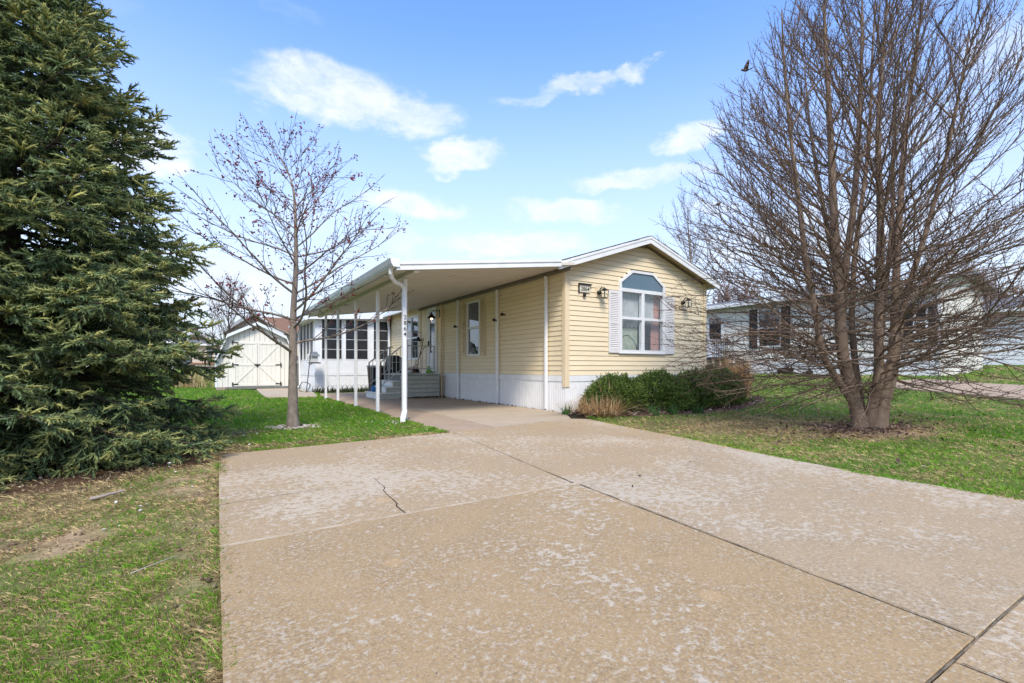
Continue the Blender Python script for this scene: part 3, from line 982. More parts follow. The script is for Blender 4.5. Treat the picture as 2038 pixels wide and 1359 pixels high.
# side window
sw = MB()
for (a, b, c, d) in ((3.97, 4.04, 1.34, 3.0), (4.75, 4.82, 1.34, 3.0), (4.0405, 4.7495, 1.34, 1.40), (4.0405, 4.7495, 2.94, 3.0), (4.0405, 4.7495, 2.16, 2.225)):
    sw.box(-.05, .05, a, b, c, d)
sw = sw.build('side_window', MT['white'], house)
MB().box(-.02, -.012, 4.041, 4.749, 2.226, 2.939).build('pane', GLASSD, sw)
MB().box(-.01, -.002, 4.041, 4.749, 1.401, 2.159).build('pane', GLASSD, sw)
shutter(house, 'x', 0, -1, 3.66, 3.965, 1.34, 3.0, MT['shuttertan'], 34)
shutter(house, 'x', 0, -1, 4.825, 5.13, 1.34, 3.0, MT['shuttertan'], 34)
# storm door
dr = MB()
for (a, b, c, d) in ((7.17, 7.24, .82, 3.21), (7.92, 7.99, .82, 3.21), (7.2405, 7.9195, 3.12, 3.21)): dr.box(-.055, .04, a, b, c, d)
dfr = dr.build('door_frame', MT['white'], house)
dr = MB()
for (a, b, c, d) in ((7.245, 7.36, .86, 3.11), (7.80, 7.915, .86, 3.11), (7.3605, 7.7995, .86, 1.52), (7.3605, 7.7995, 2.98, 3.11)): dr.box(-.045, -.005, a, b, c, d)
dr.box(-.052, -.0455, 7.42, 7.74, .98, 1.42)
door = dr.build('door', MT['white'], house)
MB().box(-.03, -.02, 7.361, 7.799, 1.521, 2.979).build('door_pane', GLASSD, door)
m = MB(); m.box(-.09, -.0455, 7.85, 7.88, 1.78, 1.95); m.build('door_handle', MT['dark'], door)
# rear windows between the porch and the sunroom
for (a, b) in ((8.98, 9.66), (9.74, 10.43)):
    sw = MB()
    for (p, q, c, d) in ((a - .06, a, 1.30, 3.0), (b, b + .05, 1.30, 3.0), (a + .0005, b - .0005, 1.30, 1.37), (a + .0005, b - .0005, 2.93, 3.0), (a + .0005, b - .0005, 2.12, 2.18)):
        sw.box(-.05, .05, p, q, c, d)
    sw = sw.build('rear_window', MT['white'], house)
    MB().box(-.02, -.012, a + .001, b - .001, 2.181, 2.929).build('pane', GLASSD, sw)
    MB().box(-.01, -.002, a + .001, b - .001, 1.371, 2.119).build('pane', GLASSD, sw)
m = MB(); m.box(-.47, -.40, 8.95, 12.2, 3.16, 3.28); g = m.build('gutter', MT['white'], house)

# curtains hang inside, each on its own
def curtain(name, x0, x1, z0, z1, y, material, label, waves=9, amp=.02, gather=None):
    nx, nz = waves * 6, 14
    V = []; 
    for k in range(nz + 1):
        t = k / nz
        for i in range(nx + 1):
            s = i / nx
            xx = x0 + (x1 - x0) * s
            if gather is not None:
                g = gather(t); c = gather.c if hasattr(gather, 'c') else (x0 + x1) / 2
                xx = c + (xx - c) * g
            V.append((xx, y + amp * math.sin(s * waves * 2 * math.pi) + .006 * math.sin(7 * s + 3 * t), z0 + (z1 - z0) * t + .02 * (1 - t) * math.sin(s * waves * math.pi)))
    F = [(k * (nx + 1) + i, k * (nx + 1) + i + 1, (k + 1) * (nx + 1) + i + 1, (k + 1) * (nx + 1) + i) for k in range(nz) for i in range(nx)]
    me = np_mesh(name, V, np.array(F), True)
    o = link_mesh(name, me, material)
    return tag(o, label, 'curtain', 'curtains behind the front window')
curtain('curtain', 1.66, 2.40, 2.02, 2.88, .10, MT['sheer'], 'white lace curtain behind the upper left pane of the arched front window', 11, .012)
curtain('curtain', 2.42, 2.96, 2.10, 2.88, .11, MT['sheer'], 'white lace curtain behind the upper right pane of the front window', 9, .012)
curtain('curtain', 2.90, 3.22, 1.36, 2.88, .15, MT['pinkcurtain'], 'dusty pink curtain along the right edge of the front window', 5, .02)
curtain('curtain', 1.66, 2.40, 1.38, 2.14, .16, MT['greencurtain'], 'pale green swagged curtain behind the lower left pane of the front window', 12, .022,
        gather=lambda t: 1.0 - .15 * math.sin(t * math.pi))
m = MB()
V = []; F = []
for k in range(9):
    t = k / 8
    for i in range(17):
        s = i / 16 * 2 - 1
        V.append((2.03 + s * .37, .13 + .012 * (k % 2), 2.13 - t * .32 - (1 - s * s) * .0 + .22 * (1 - t) * 0 - (.30 * s * s) * (.35 + .65 * t)))
F = [(k * 17 + i, k * 17 + i + 1, (k + 1) * 17 + i + 1, (k + 1) * 17 + i) for k in range(8) for i in range(16)]
o = link_mesh('curtain_swag', np_mesh('curtain_swag', V, np.array(F), False), MT['greencurtain'])
tag(o, 'pale fan-shaped valance with folds above the green curtain in the front window', 'curtain', 'curtains behind the front window')
m = MB(); m.bbox(2.44, 3.20, .5, .9, 1.1, 1.95, .05)
tag(m.build('armchair_back', mat('grey_upholstery', (.2, .2, .19), (.16, .16, .15), 4, rough=.9)), 'grey chair back standing inside behind the lower right front pane', 'armchair')

# plaque with the number, black box, lanterns
pl = thing('address_plaque', (.52, -.03, 2.8), 'small cream number plaque reading 2864 under a black hood', 'house number')
MB().bbox(.375, .685, -.045, -.022, 2.715, 2.885, .004).build('plaque_board', MT['paper'], pl)
m = MB(); m.box(.352, .3745, -.052, -.02, 2.70, 2.9); m.box(.352, .72, -.075, -.02, 2.886, 2.915); m.build('hood', MT['black'], pl)
text_mesh('numerals', '2864', .128, .002, (.538, -.0475, 2.79), FACE_FRONT, MT['black'], pl)
m = MB(); m.bbox(.475, .555, -.085, -.022, 2.615, 2.70, .02)
tag(m.build('doorbell_box', MT['black']), 'little black sensor box fixed just below the number plaque', 'sensor')

def lantern(x, z, label):
    t = thing('wall_lantern', (x, -.03, z), label, 'lantern', 'lanterns beside the front window')
    MB().bbox(x - .095, x + .075, -.032, -.02, z - .14, z + .13, .01).build('mounting_plate', MT['corner'], t)
    m = MB(); m.lathe((x - .02, -.06, z - .04), [(.0, -.045), (.05, -.035), (.062, 0), (.05, .035), (.0, .045)], 10); m.build('back_dome', MT['black'], t, smooth=True)
    m = MB(); m.tube([(x - .02, -.05, z - .02), (x - .01, -.14, z + .09), (x + .02, -.2, z + .05)], [.014, .011, .011], 6); m.build('arm', MT['black'], t)
    m = MB()
    c = (x + .02, -.2, z - .07)
    s = .062
    for sx in (-1, 1):
        for sy in (-1, 1): m.bar((c[0] + sx * s * .8, c[1] + sy * s * .8, c[2] - .10), (c[0] + sx * s, c[1] + sy * s, c[2] + .07), .011)
    for zz, k in ((-.10, .8), (.07, 1.0)):
        for sx in (-1, 1):
            m.box(c[0] + sx * s * k - .005, c[0] + sx * s * k + .005, c[1] - s * k, c[1] + s * k, c[2] + zz - .005, c[2] + zz + .005)
            m.box(c[0] - s * k, c[0] + s * k, c[1] + sx * s * k - .005, c[1] + sx * s * k + .005, c[2] + zz - .0055, c[2] + zz + .0055)
    m.build('cage', MT['black'], t)
    m = MB(); m.lathe(c, [(.078, .072), (.05, .10), (.012, .125), (.0, .14)], 8); m.build('cap', MT['black'], t)
    m = MB(); m.box(c[0] - .04, c[0] + .04, c[1] - .04, c[1] + .04, c[2] - .09, c[2] + .06); m.build('lantern_glass', GLASS, t)
lantern(.97, 2.78, 'black cage lantern left of the front window, beside the number plaque')
lantern(3.92, 2.76, 'black cage lantern right of the front window, half behind bare twigs')

# ------------------------------------------------------------------ carport
cp = thing('carport', (-1.9, 4.2, 0), 'white flat metal carport roof on slim posts along the house side', 'carport')
CY0, CY1 = -.33, 8.85
def cz(x): return 3.235 + .128 * x
nP = 31
for i in range(nP):
    y0 = CY0 + (CY1 - CY0) * i / nP; y1 = CY0 + (CY1 - CY0) * (i + 1) / nP
    xa, xb = -3.93, -.004
    m = MB()
    pr = [(y0 + .004, 0), (y1 - .05, 0), (y1 - .035, .022), (y1 - .004, .022), (y1 - .004, .06), (y0 + .004, .06)]
    vs = [(xa, y, cz(xa) + z) for y, z in pr] + [(xb, y, cz(xb) + z) for y, z in pr]
    n = len(pr)
    m.add(vs, [tuple(range(n)), tuple(reversed(range(n, 2 * n)))] + [(k, k + n, (k + 1) % n + n, (k + 1) % n) for k in range(n)])
    m.build('roof_panel', MT['soffit'], cp)
def xslope(mb, xa, xb, y0, y1, za, zb):
    """bar along x following the carport slope, za/zb offsets from the soffit"""
    mb.hexa([(xa, y0, cz(xa) + za), (xb, y0, cz(xb) + za), (xb, y1, cz(xb) + za), (xa, y1, cz(xa) + za),
             (xa, y0, cz(xa) + zb), (xb, y0, cz(xb) + zb), (xb, y1, cz(xb) + zb), (xa, y1, cz(xa) + zb)])
m = MB(); xslope(m, -3.99, -.40, CY0 - .05, CY0 - .002, -.035, .02); xslope(m, -3.99, -.40, CY0 - .043, CY0 - .003, .0205, .06); xslope(m, -3.99, -.40, CY0 - .062, CY0 - .002, .0605, .118)
m.build('fascia', MT['white'], cp)
m = MB(); xslope(m, -3.95, -.05, CY1 + .002, CY1 + .03, -.03, .1); m.build('rear_fascia', MT['white'], cp)
gp_ = [(-4.10, 2.885), (-4.115, 2.885), (-4.085, 2.80), (-4.06, 2.755), (-3.96, 2.755), (-3.945, 2.775), (-3.945, 2.87), (-3.957, 2.87), (-3.957, 2.785), (-3.965, 2.768), (-4.05, 2.768), (-4.072, 2.805)]
m = MB(); m.prism(gp_, CY0 - .06, 8.9, 'y')
gut = m.build('gutter', MT['white'], cp)
m = MB(); m.prism([(-4.115, 2.887), (-3.945, 2.887), (-3.945, 2.74), (-4.06, 2.74), (-4.095, 2.80)], CY0 - .075, CY0 - .0605, 'y'); m.build('end_cap', MT['white'], gut)
MB().box(-3.66, -3.56, CY0 + .01, CY1, cz(-3.6) - .085, cz(-3.6) - .004).build('beam', MT['soffit'], cp)
m = MB()
for i in range(nP * 3):
    y = CY0 + .05 + (CY1 - CY0 - .1) * i / (nP * 3)
    m.box(-.09, -.022, y, y + .05, 3.19, 3.215)
m.box(-.075, -.021, CY0 + .05, CY1, 3.13, 3.188)
m.build('wall_flashing', mat('dull_brown_metal', (.22, .19, .15), (.17, .15, .12), 6, rough=.6), cp, kind='stuff')
for (x, y) in ((-3.6, .31), (-3.6, 2.09), (-3.6, 4.0), (-3.6, 6.05), (-3.6, 7.8)):
    m = MB(); m.bbox(x - .033, x + .033, y - .033, y + .033, -.01, cz(-3.6) - .086, .008)
    po = m.build('post', MT['white'], cp)
    m = MB(); m.box(x - .06, x + .06, y - .045, y + .045, 0.002, .012); m.build('base_plate', MT['rail'], po)
for y in (.62, 2.9, 5.38, 6.68):
    MB().bbox(-.12, -.055, y - .035, y + .035, -.01, 3.128, .008).build('wall_post', MT['white'] if y != 6.68 else MT['corner'], cp)
ds = MB()
ds.tube([(-4.02, -.16, 2.76), (-4.02, -.14, 2.66), (-3.99, -.10, 2.60), (-3.90, .02, 2.555), (-3.74, .14, 2.53), (-3.67, .18, 2.47), (-3.655, .20, 2.36)], .040, 8)
ds.bbox(-3.695, -3.615, .16, .245, .16, 2.42, .015)
ds.hexa([(-3.695, .155, .15), (-3.615, .155, .15), (-3.615, .245, .15), (-3.695, .245, .15), (-3.695, .165, .21), (-3.615, .165, .21), (-3.615, .245, .21), (-3.695, .245, .21)])
ds.hexa([(-3.82, -.06, .015), (-3.74, -.10, .015), (-3.615, .21, .11), (-3.695, .245, .11), (-3.82, -.06, .085), (-3.74, -.10, .085), (-3.615, .15, .205), (-3.695, .19, .205)])
dso = ds.build('downspout', MT['white'], cp)
for k, ch in enumerate('2864'):
    text_mesh('numeral', ch, .112, .002, (-3.655, .157, 1.93 - k * .105), FACE_FRONT, MT['black'], dso)

# ------------------------------------------------------------------ sunroom
sr = thing('sunroom', (-1.6, 12.35, 0), 'white screened sunroom with dark windows at the rear of the carport', 'sunroom')
SX0, SY0 = -3.15, 12.35
FH = [(-2.90, -2.06, 1.32, 3.02), (-1.96, -.92, 1.32, 3.02), (-.80, .0, 1.32, 3.02)]
FH = [(-2.92, -2.08, 1.32, 3.02), (-1.97, -1.0, 1.32, 3.02), (-.80, -.12, 1.32, 3.02)]
w = MB()
for r in rects_minus(SX0, -.05, .80, 3.14, FH): w.box(r[0], r[1], SY0, SY0 + .08, r[2], r[3])
w.build('front_wall', MT['white'], sr)
LH = [(12.75, 13.55, 1.32, 2.95), (13.65, 14.45, 1.32, 2.95), (14.55, 15.35, 1.32, 2.95), (15.45, 16.2, 1.32, 2.95)]
w = MB()
for r in rects_minus(SY0 + .0805, 16.6, .80, 3.0, LH): w.box(SX0, SX0 + .08, r[0], r[1], r[2], r[3])
w.box(SX0, -.05, 16.6, 16.68, .8, 3.0)
w.build('side_wall', MT['white'], sr)
for (a, b, c, d) in FH:
    f = MB(); 
    for (p, q, s, t) in ((a, a + .03, c, d), (b - .03, b, c, d), (a + .0305, b - .0305, c, c + .03), (a + .0305, b - .0305, d - .03, d)): f.box(p, q, SY0 - .015, SY0 + .05, s, t)
    wf = f.build('window', MT['white'], sr)
    MB().box(a + .031, b - .031, SY0 + .012, SY0 + .02, c + .031, d - .031).build('screen', MT['screen'], wf)
    for k in (1, 2, 3):
        zz = c + (d - c) * k / 4
        MB().box(a + .031, b - .031, SY0 + .0, SY0 + .0115, zz - .012, zz + .012).build('muntin', MT['rail'], wf)
for (a, b, c, d) in LH:
    f = MB()
    for (p, q, s, t) in ((a, a + .03, c, d), (b - .03, b, c, d), (a + .0305, b - .0305, c, c + .03), (a + .0305, b - .0305, d - .03, d)): f.box(SX0 - .015, SX0 + .05, p, q, s, t)
    wf = f.build('window', MT['white'], sr)
    MB().box(SX0 + .012, SX0 + .02, a + .031, b - .031, c + .031, d - .031).build('screen', MT['screen'], wf)
sk = MB(); ribbed(sk, 'y', SY0 + .01, -1, SX0 + .02, -.05, -.02, .66, .085); sk.build('skirting', MT['white2'], sr, fix=False)
sk = MB(); ribbed(sk, 'x', SX0 + .01, -1, SY0 + .03, 16.6, -.02, .66, 1.1, .01); sk.build('skirting', MT['white2'], sr, fix=False)
m = MB(); m.box(SX0 - .02, -.05, SY0 - .02, SY0 + .06, .662, .798); m.box(SX0 - .02, SX0 + .06, SY0 + .0605, 16.6, .662, .798); m.build('skirting_band', MT['white'], sr)
MB().box(SX0 + .09, -.1, SY0 + .1, 16.55, .76, .80).build('floor', MT['interior'], sr)
m = MB(); m.hexa([(-3.45, SY0 - .25, 2.98), (-.45, SY0 - .25, 3.16), (-.45, 16.9, 3.16), (-3.45, 16.9, 2.98), (-3.45, SY0 - .25, 3.02), (-.45, SY0 - .25, 3.20), (-.45, 16.9, 3.20), (-3.45, 16.9, 3.02)])
m.build('roof', MT['white'], sr)
m = MB(); m.hexa([(-3.50, SY0 - .29, 2.93), (-.12, SY0 - .29, 3.10), (-.12, SY0 - .255, 3.10), (-3.50, SY0 - .255, 2.93), (-3.50, SY0 - .29, 3.06), (-.12, SY0 - .29, 3.24), (-.12, SY0 - .255, 3.24), (-3.50, SY0 - .255, 3.06)])
m.build('fascia', MT['white'], sr)
m = MB(); m.box(-3.58, -3.455, SY0 - .24, 16.9, 2.90, 3.0); m.build('gutter', MT['white'], sr)
m = MB(); m.tube([(-3.5, 16.0, 2.9), (-3.5, 16.0, 2.8), (-3.24, 15.98, 2.55), (-3.2, 15.98, .15), (-3.35, 15.9, .04)], .045, 6); m.build('downspout', MT['white'], sr)
m = MB(); m.tube([(-.20, SY0 - .2, 3.12), (-.18, SY0 - .16, 2.98), (-.14, SY0 - .06, 2.86), (-.10, SY0 - .05, 2.6), (-.10, SY0 - .05, .2)], .05, 7); m.build('downspout', MT['white'], sr)
m = MB(); m.lathe((-.62, SY0 - .03, 3.02), [(.0, 0), (.045, 0), (.045, .07), (0, .08)], 10); m.build('spot_lamp', MT['black'], sr)

# ------------------------------------------------------------------ porch steps with iron railing
ps = thing('porch_steps', (-1.2, 7.2, 0), 'grey panelled porch platform with pale steps and metal railing', 'porch')
PY0, PY1 = 6.42, 8.3
MB().bbox(-1.62, -.22, PY0 - .02, PY1, .745, .79, .01).build('deck', MT['porch'], ps)
for (xa, za, zb) in ((-.25, 0.0, .744),):
    for k in range(5):
        z0 = .03 + k * .142; MB().bbox(-1.60 + (0), -.25, PY0, PY0 + .06, z0 + .004, z0 + .138, .012).build('side_board', MT['porch'], ps)
MB().box(-1.58, -.27, PY0 + .065, PY1 - .02, .01, .74).build('core', MT['greyseam'], ps)
steps = [(-2.32, -1.60, .0, .20), (-2.08, -1.60, .2005, .385), (-1.86, -1.60, .3855, .575)]
for (xa, xb, za, zb) in steps:
    s = MB(); s.box(xa + .02, xb - .001, PY0 + .02, PY1 - .45, za, zb - .04); so = s.build('step', MT['porch'], ps)
    MB().bbox(xa - .015, xb - .002, PY0 - .015, PY1 - .43, zb - .0395, zb, .01).build('tread', MT['tread'], so)
    MB().box(xa + .012, xa + .0195, PY0 + .03, PY1 - .47, za + .01, zb - .045).build('riser', MT['tread'], so)
def railing(y, posts, rail):
    rl = MB()
    rl.tube(rail, .021, 6); ro = rl.build('railing', MT['rail'], ps)
    low = [(p[0], p[1], p[2] - .74) for p in rail]
    MB().tube(low, .015, 5).build('bottom_rail', MT['rail'], ro)
    xs = np.arange(rail[0][0], rail[-1][0] + .01, .125)
    for x in xs:
        zt = np.interp(x, [p[0] for p in rail], [p[2] for p in rail])
        MB().bar((x, y, zt - .74), (x, y, zt), .017).build('baluster', MT['rail'], ro)
    for (x, zb) in posts:
        zt = np.interp(x, [p[0] for p in rail], [p[2] for p in rail])
        MB().bar((x, y, zb), (x, y, zt), .036).build('newel', MT['rust'] if zb < .3 else MT['rail'], ro)
railing(6.47, [(-2.22, .2), (-1.52, .79), (-.42, .79)], [(-2.22, 6.47, 1.16), (-1.52, 6.47, 1.70), (-.42, 6.47, 1.70)])
railing(7.80, [(-2.22, .2), (-1.52, .79)], [(-2.22, 7.80, 1.16), (-1.52, 7.80, 1.70), (-1.40, 7.80, 1.70)])

# ------------------------------------------------------------------ things on and around the porch
def barn_lamp(y, z, label):
    t = thing('barn_lamp', (0, y, z), label, 'wall lamp', None)
    m = MB(); m.box(-.045, -.021, y - .04, y + .04, z - .02, z + .26); m.build('bracket', MT['black'], t)
    m = MB(); m.tube([(-.04, y, z + .20), (-.2, y, z + .21), (-.33, y, z + .19), (-.34, y, z + .10)], .013, 6); m.build('arm', MT['black'], t)
    m = MB(); m.lathe((-.34, y, z - .06), [(.155, 0), (.13, .035), (.06, .11), (.045, .16), (.0, .17)], 14); m.build('lamp_shade', MT['black'], t, smooth=True)
    m = MB(); m.lathe((-.34, y, z - .12), [(.0, 0), (.028, .012), (.036, .04), (.025, .075), (.0, .08)], 10); m.build('bulb', MT['lens'], t, smooth=True)
barn_lamp(6.92, 2.74, 'black barn lamp with a glowing bulb beside the storm door')

t = thing('wind_bell', (-.14, 8.7, 2.05), 'small black bell hanging at the wall corner behind the brooms', 'bell')
m = MB(); m.lathe((-.14, 8.7, 1.98), [(.10, 0), (.085, .05), (.045, .15), (.0, .18)], 12); m.build('bell', MT['black'], t)
m = MB(); m.tube([(-.02, 8.7, 2.30), (-.14, 8.7, 2.32), (-.14, 8.7, 2.15)], .007, 5); m.build('hook', MT['black'], t)

def solar(y, z, d, label):
    t = thing('path_light', (-.12, y, z), label, 'clip light', 'black clip lights on the carport wall')
    m = MB(); m.bar((-.12, y, z), (-.20, y - .05, z + .02), .025); m.build('clip', MT['black'], t)
    m = MB(); m.lathe((-.24, y - d, z - .03), [(.0, 0), (.035, .01), (.055, .04), (.03, .075), (.0, .085)], 9); m.build('head', MT['black'], t)
solar(5.32, 2.27, .05, 'small black clip light on the wall post nearest the side window, far side')
solar(2.86, 2.27, .07, 'small black clip light on the wall post nearest the driveway side of the window')
solar(2.40, 2.38, .03, 'small black clip light fixed straight to the yellow planks')

def broom(x0, y0, x1, y1, z1, label, head):
    t = thing('broom', (x0, y0, .79), label, 'broom', 'brooms leaning by the storm door')
    m = MB(); m.tube([(x0, y0, .98), (x1, y1, z1)], .013, 6); m.build('handle', MT['handle'], t)
    m = MB(); m.hexa([(x0 - .11, y0 - .03, .80), (x0 + .11, y0 - .03, .80), (x0 + .11, y0 + .03, .80), (x0 - .11, y0 + .03, .80),
                      (x0 - .05, y0 - .02, 1.0), (x0 + .05, y0 - .02, 1.0), (x0 + .05, y0 + .02, 1.0), (x0 - .05, y0 + .02, 1.0)]); m.build('bristles', head, t)
broom(-.42, 8.1, -.06, 8.35, 2.08, 'tall dark broom leaning to the wall left of the storm door', MT['black'])
broom(-.62, 7.95, -.08, 8.18, 1.78, 'shorter brown broom leaning beside the tall dark one', MT['handle'])

t = thing('frog_figure', (-.55, 6.66, .79), 'small lime green frog figure standing at the porch edge', 'ornament')
m = MB(); m.lathe((-.55, 6.66, .79), [(.0, 0), (.075, .01), (.08, .06), (.05, .13), (.065, .16), (.06, .2), (.0, .235)], 12); m.build('frog_body', MT['green'], t, smooth=True)
m = MB()
for s in (-1, 1):
    m.lathe((-.55 + s * .04, 6.62, 1.0), [(0, 0), (.022, .012), (.022, .03), (0, .045)], 8)
    m.tube([(-.55 + s * .07, 6.64, .90), (-.55 + s * .11, 6.60, .84), (-.55 + s * .10, 6.55, .80)], .018, 6)
m.build('frog_limbs', MT['green'], t, smooth=True)

t = thing('watering_can', (-.9, 7.5, .79), 'red and white watering can on the porch by the railing', 'watering can')
m = MB(); m.lathe((-.9, 7.5, .80), [(0, 0), (.10, 0), (.11, .16), (.08, .24), (0, .25)], 12); m.build('can', MT['white'], t, smooth=True)
m = MB(); m.lathe((-.9, 7.5, .92), [(.112, 0), (.116, .03), (.112, .06)], 12); m.build('band', MT['red'], t)
m = MB(); m.tube([(-.83, 7.46, .9), (-.72, 7.40, 1.05), (-.68, 7.38, 1.12)], [.02, .014, .022], 6); m.build('spout', MT['red'], t)
m = MB(); m.tube([(-.97, 7.53, .86), (-1.06, 7.56, .96), (-1.02, 7.55, 1.08), (-.92, 7.5, 1.09)], .01, 5); m.build('handle', MT['red'], t)

t = thing('covered_grill', (-1.28, 7.95, .79), 'black covered barbecue grill on the porch behind the railing', 'barbecue')
m = MB(); m.bbox(-1.58, -.98, 7.85, 8.25, .80, 1.14, .07); m.build('cover', MT['black'], t)
m = MB(); m.prism([(-1.56, 1.10), (-1.0, 1.10), (-1.06, 1.34), (-1.2, 1.42), (-1.36, 1.42), (-1.5, 1.34)], 7.88, 8.22, 'y'); m.build('hood', MT['black'], t)
m = MB(); m.tube([(-1.48, 7.84, 1.18), (-1.48, 7.8, 1.18), (-1.08, 7.8, 1.18), (-1.08, 7.84, 1.18)], .012, 6); m.build('handle', MT['rail'], t)
t = thing('wheeled_bin', (-1.7, 8.55, 0), 'dark grey wheeled rubbish bin behind the porch steps', 'bin')
m = MB(); m.hexa([(-1.94, 8.35, .06), (-1.48, 8.35, .06), (-1.48, 8.8, .06), (-1.94, 8.8, .06), (-2.0, 8.28, 1.0), (-1.42, 8.28, 1.0), (-1.42, 8.86, 1.0), (-2.0, 8.86, 1.0)]); m.build('body', MT['black'], t)
m = MB(); m.bbox(-2.03, -1.39, 8.24, 8.90, 1.0, 1.07, .03); m.build('lid', MT['rail'], t)
for s in (-1.92, -1.5):
    m = MB(); m.lathe((0, 0, 0), [(0, 0), (.1, 0), (.1, .05), (0, .05)], 12)
    m.v = [(s + p[2], 8.83 + p[0], .1 + p[1]) for p in m.v]; m.build('wheel', MT['black'], t)
t = thing('blue_jug', (-2.2, 7.35, .2), 'blue plastic jug standing on the lowest porch step', 'jug')
m = MB(); m.bbox(-2.27, -2.12, 7.28, 7.42, .201, .36, .03); m.lathe((-2.195, 7.35, .345), [(.06, 0), (.03, .04), (.03, .07), (0, .07)], 10); m.build('jug_body', MT['blue'], t)
m = MB(); m.lathe((-2.195, 7.35, .412), [(0, 0), (.035, 0), (.035, .03), (0, .03)], 10); m.build('cap', MT['black'], t)
m = MB(); m.tube([(-2.27, 7.35, .24), (-2.32, 7.35, .26), (-2.31, 7.35, .37), (-2.22, 7.35, .39)], .012, 5); m.build('handle', MT['blue'], t)

t = thing('bird_feeder', (-3.55, 11.6, 0), 'dark lantern-shaped bird feeder on a leaning black pole', 'bird feeder')
m = MB(); m.tube([(-3.62, 11.5, -.02), (-3.52, 11.6, .8), (-3.42, 11.7, 1.62)], .017, 6); m.build('pole', MT['black'], t)
cx, cy = -3.28, 11.75
m = MB(); m.hexa([(cx - .19, cy - .19, 1.44), (cx + .19, cy - .19, 1.44), (cx + .19, cy + .19, 1.44), (cx - .19, cy + .19, 1.44), (cx - .08, cy - .03, 1.62), (cx + .08, cy - .03, 1.62), (cx + .08, cy + .03, 1.62), (cx - .08, cy + .03, 1.62)]); m.build('feeder_roof', MT['bingrey'], t)
m = MB(); m.box(cx - .11, cx + .11, cy - .11, cy + .11, 1.20, 1.44); m.build('seed_box', MT['frost'], t)
m = MB(); m.box(cx - .2, cx + .2, cy - .2, cy + .2, 1.155, 1.199); m.tube([(cx - .06, cy, 1.17), (-3.45, 11.66, 1.1)], .014, 5); m.build('tray', MT['black'], t)
m = MB(); m.lathe((-3.5, 11.72, 1.33), [(0, 0), (.05, .01), (.05, .16), (.02, .2), (0, .21)], 9); m.build('suet_tube', MT['frost'], t)

t = thing('hose_coil', (-3.62, 12.0, 0), 'coiled dark garden hose by the sunroom corner', 'garden hose')
m = MB()
pts = [(-3.6 + .2 * math.cos(a) + .03 * math.sin(3 * a), 12.05 + .07 * math.sin(2.3 * a), .22 + .2 * math.sin(a)) for a in np.arange(0, 44, .35)]
m.tube(pts, .014, 5); m.build('hose', MT['bingrey'], t)

t = thing('border_fence', (-1.9, 11.7, 0), 'low black wire hoop edging in front of the sunroom', 'garden edging')
for i in range(15):
    x = -3.35 + i * .19; y = 11.72
    m = MB(); m.tube([(x, y, -.02), (x, y, .2), (x + .03, y, .26), (x + .085, y, .29), (x + .14, y, .26), (x + .17, y, .2), (x + .17, y, -.02)], .008, 4)
    m.build('hoop', MT['black'], t)

# ------------------------------------------------------------------ garden shed
sh = thing('garden_shed', (-4.97, 16.4, 0), 'cream wooden garden shed with a gambrel roof and double doors', 'shed')
SY = 16.4; GX = -4.95
GB = [(-1.60, 1.40), (-1.19, 2.41), (0, 3.02), (1.19, 2.41), (1.60, 1.40)]
def gtop(x):
    d = abs(x - GX)
    return float(np.interp(d, [0, 1.19, 1.60], [3.0, 2.39, 1.38]))
xs = np.linspace(GX - 1.57, GX + 1.57, 16)
DX0, DX1, DZ0, DZ1 = -5.90, -4.0, .14, 2.16
for i in range(15):
    a, b = xs[i] + .006, xs[i + 1] - .006
    mids = [a, b] if not (a < GX < b) else [a, GX, b]
    for k in range(len(mids) - 1):
        p, q = mids[k], mids[k + 1]
        MB().hexa([(p, SY, .12), (q, SY, .12), (q, SY + .03, .12), (p, SY + .03, .12), (p, SY, gtop(p)), (q, SY, gtop(q)), (q, SY + .03, gtop(q)), (p, SY + .03, gtop(p))]).build('board', MT['shed'], sh)
m = MB(); m.prism([(GX + x * .985, z - .03) for x, z in [(-1.6, .13)] + GB + [(1.6, .13)]], SY + .032, SY + 3.4, 'y'); m.build('shed_body', MT['greyseam'], sh)
m = MB(); m.box(GX - 1.6, GX + 1.6, SY - .02, SY + 3.4, -.04, .115); m.build('base_sill', MT['wood'], sh)
for s in (-1, 1):
    m = MB(); m.box(GX + s * 1.6 - .05, GX + s * 1.6 + .05, SY - .022, SY - .001, .12, 1.36); m.build('corner_trim', MT['shedtrim'], sh)
rfo = MB()
for i in range(4):
    (xa, za), (xb, zb) = GB[i], GB[i + 1]
    if i == 0: xa -= .07; za -= .16
    if i == 3: xb += .07; zb -= .16
    rfo.hexa([(GX + xa, SY - .22, za + .0), (GX + xb, SY - .22, zb + .0), (GX + xb, SY + 3.6, zb), (GX + xa, SY + 3.6, za), (GX + xa, SY - .22, za + .07), (GX + xb, SY - .22, zb + .07), (GX + xb, SY + 3.6, zb + .07), (GX + xa, SY + 3.6, za + .07)])
rfo.build('roof', MT['shingle'], sh)
for i in range(4):
    (xa, za), (xb, zb) = GB[i], GB[i + 1]
    if i == 0: xa -= .07; za -= .16
    if i == 3: xb += .07; zb -= .16
    MB().hexa([(GX + xa, SY - .245, za - .08), (GX + xb, SY - .245, zb - .08), (GX + xb, SY - .2205, zb - .08), (GX + xa, SY - .2205, za - .08), (GX + xa, SY - .245, za + .055), (GX + xb, SY - .245, zb + .055), (GX + xb, SY - .2205, zb + .055), (GX + xa, SY - .2205, za + .055)]).build('rake_board', MT['shedtrim'], sh)
mid = (DX0 + DX1) / 2
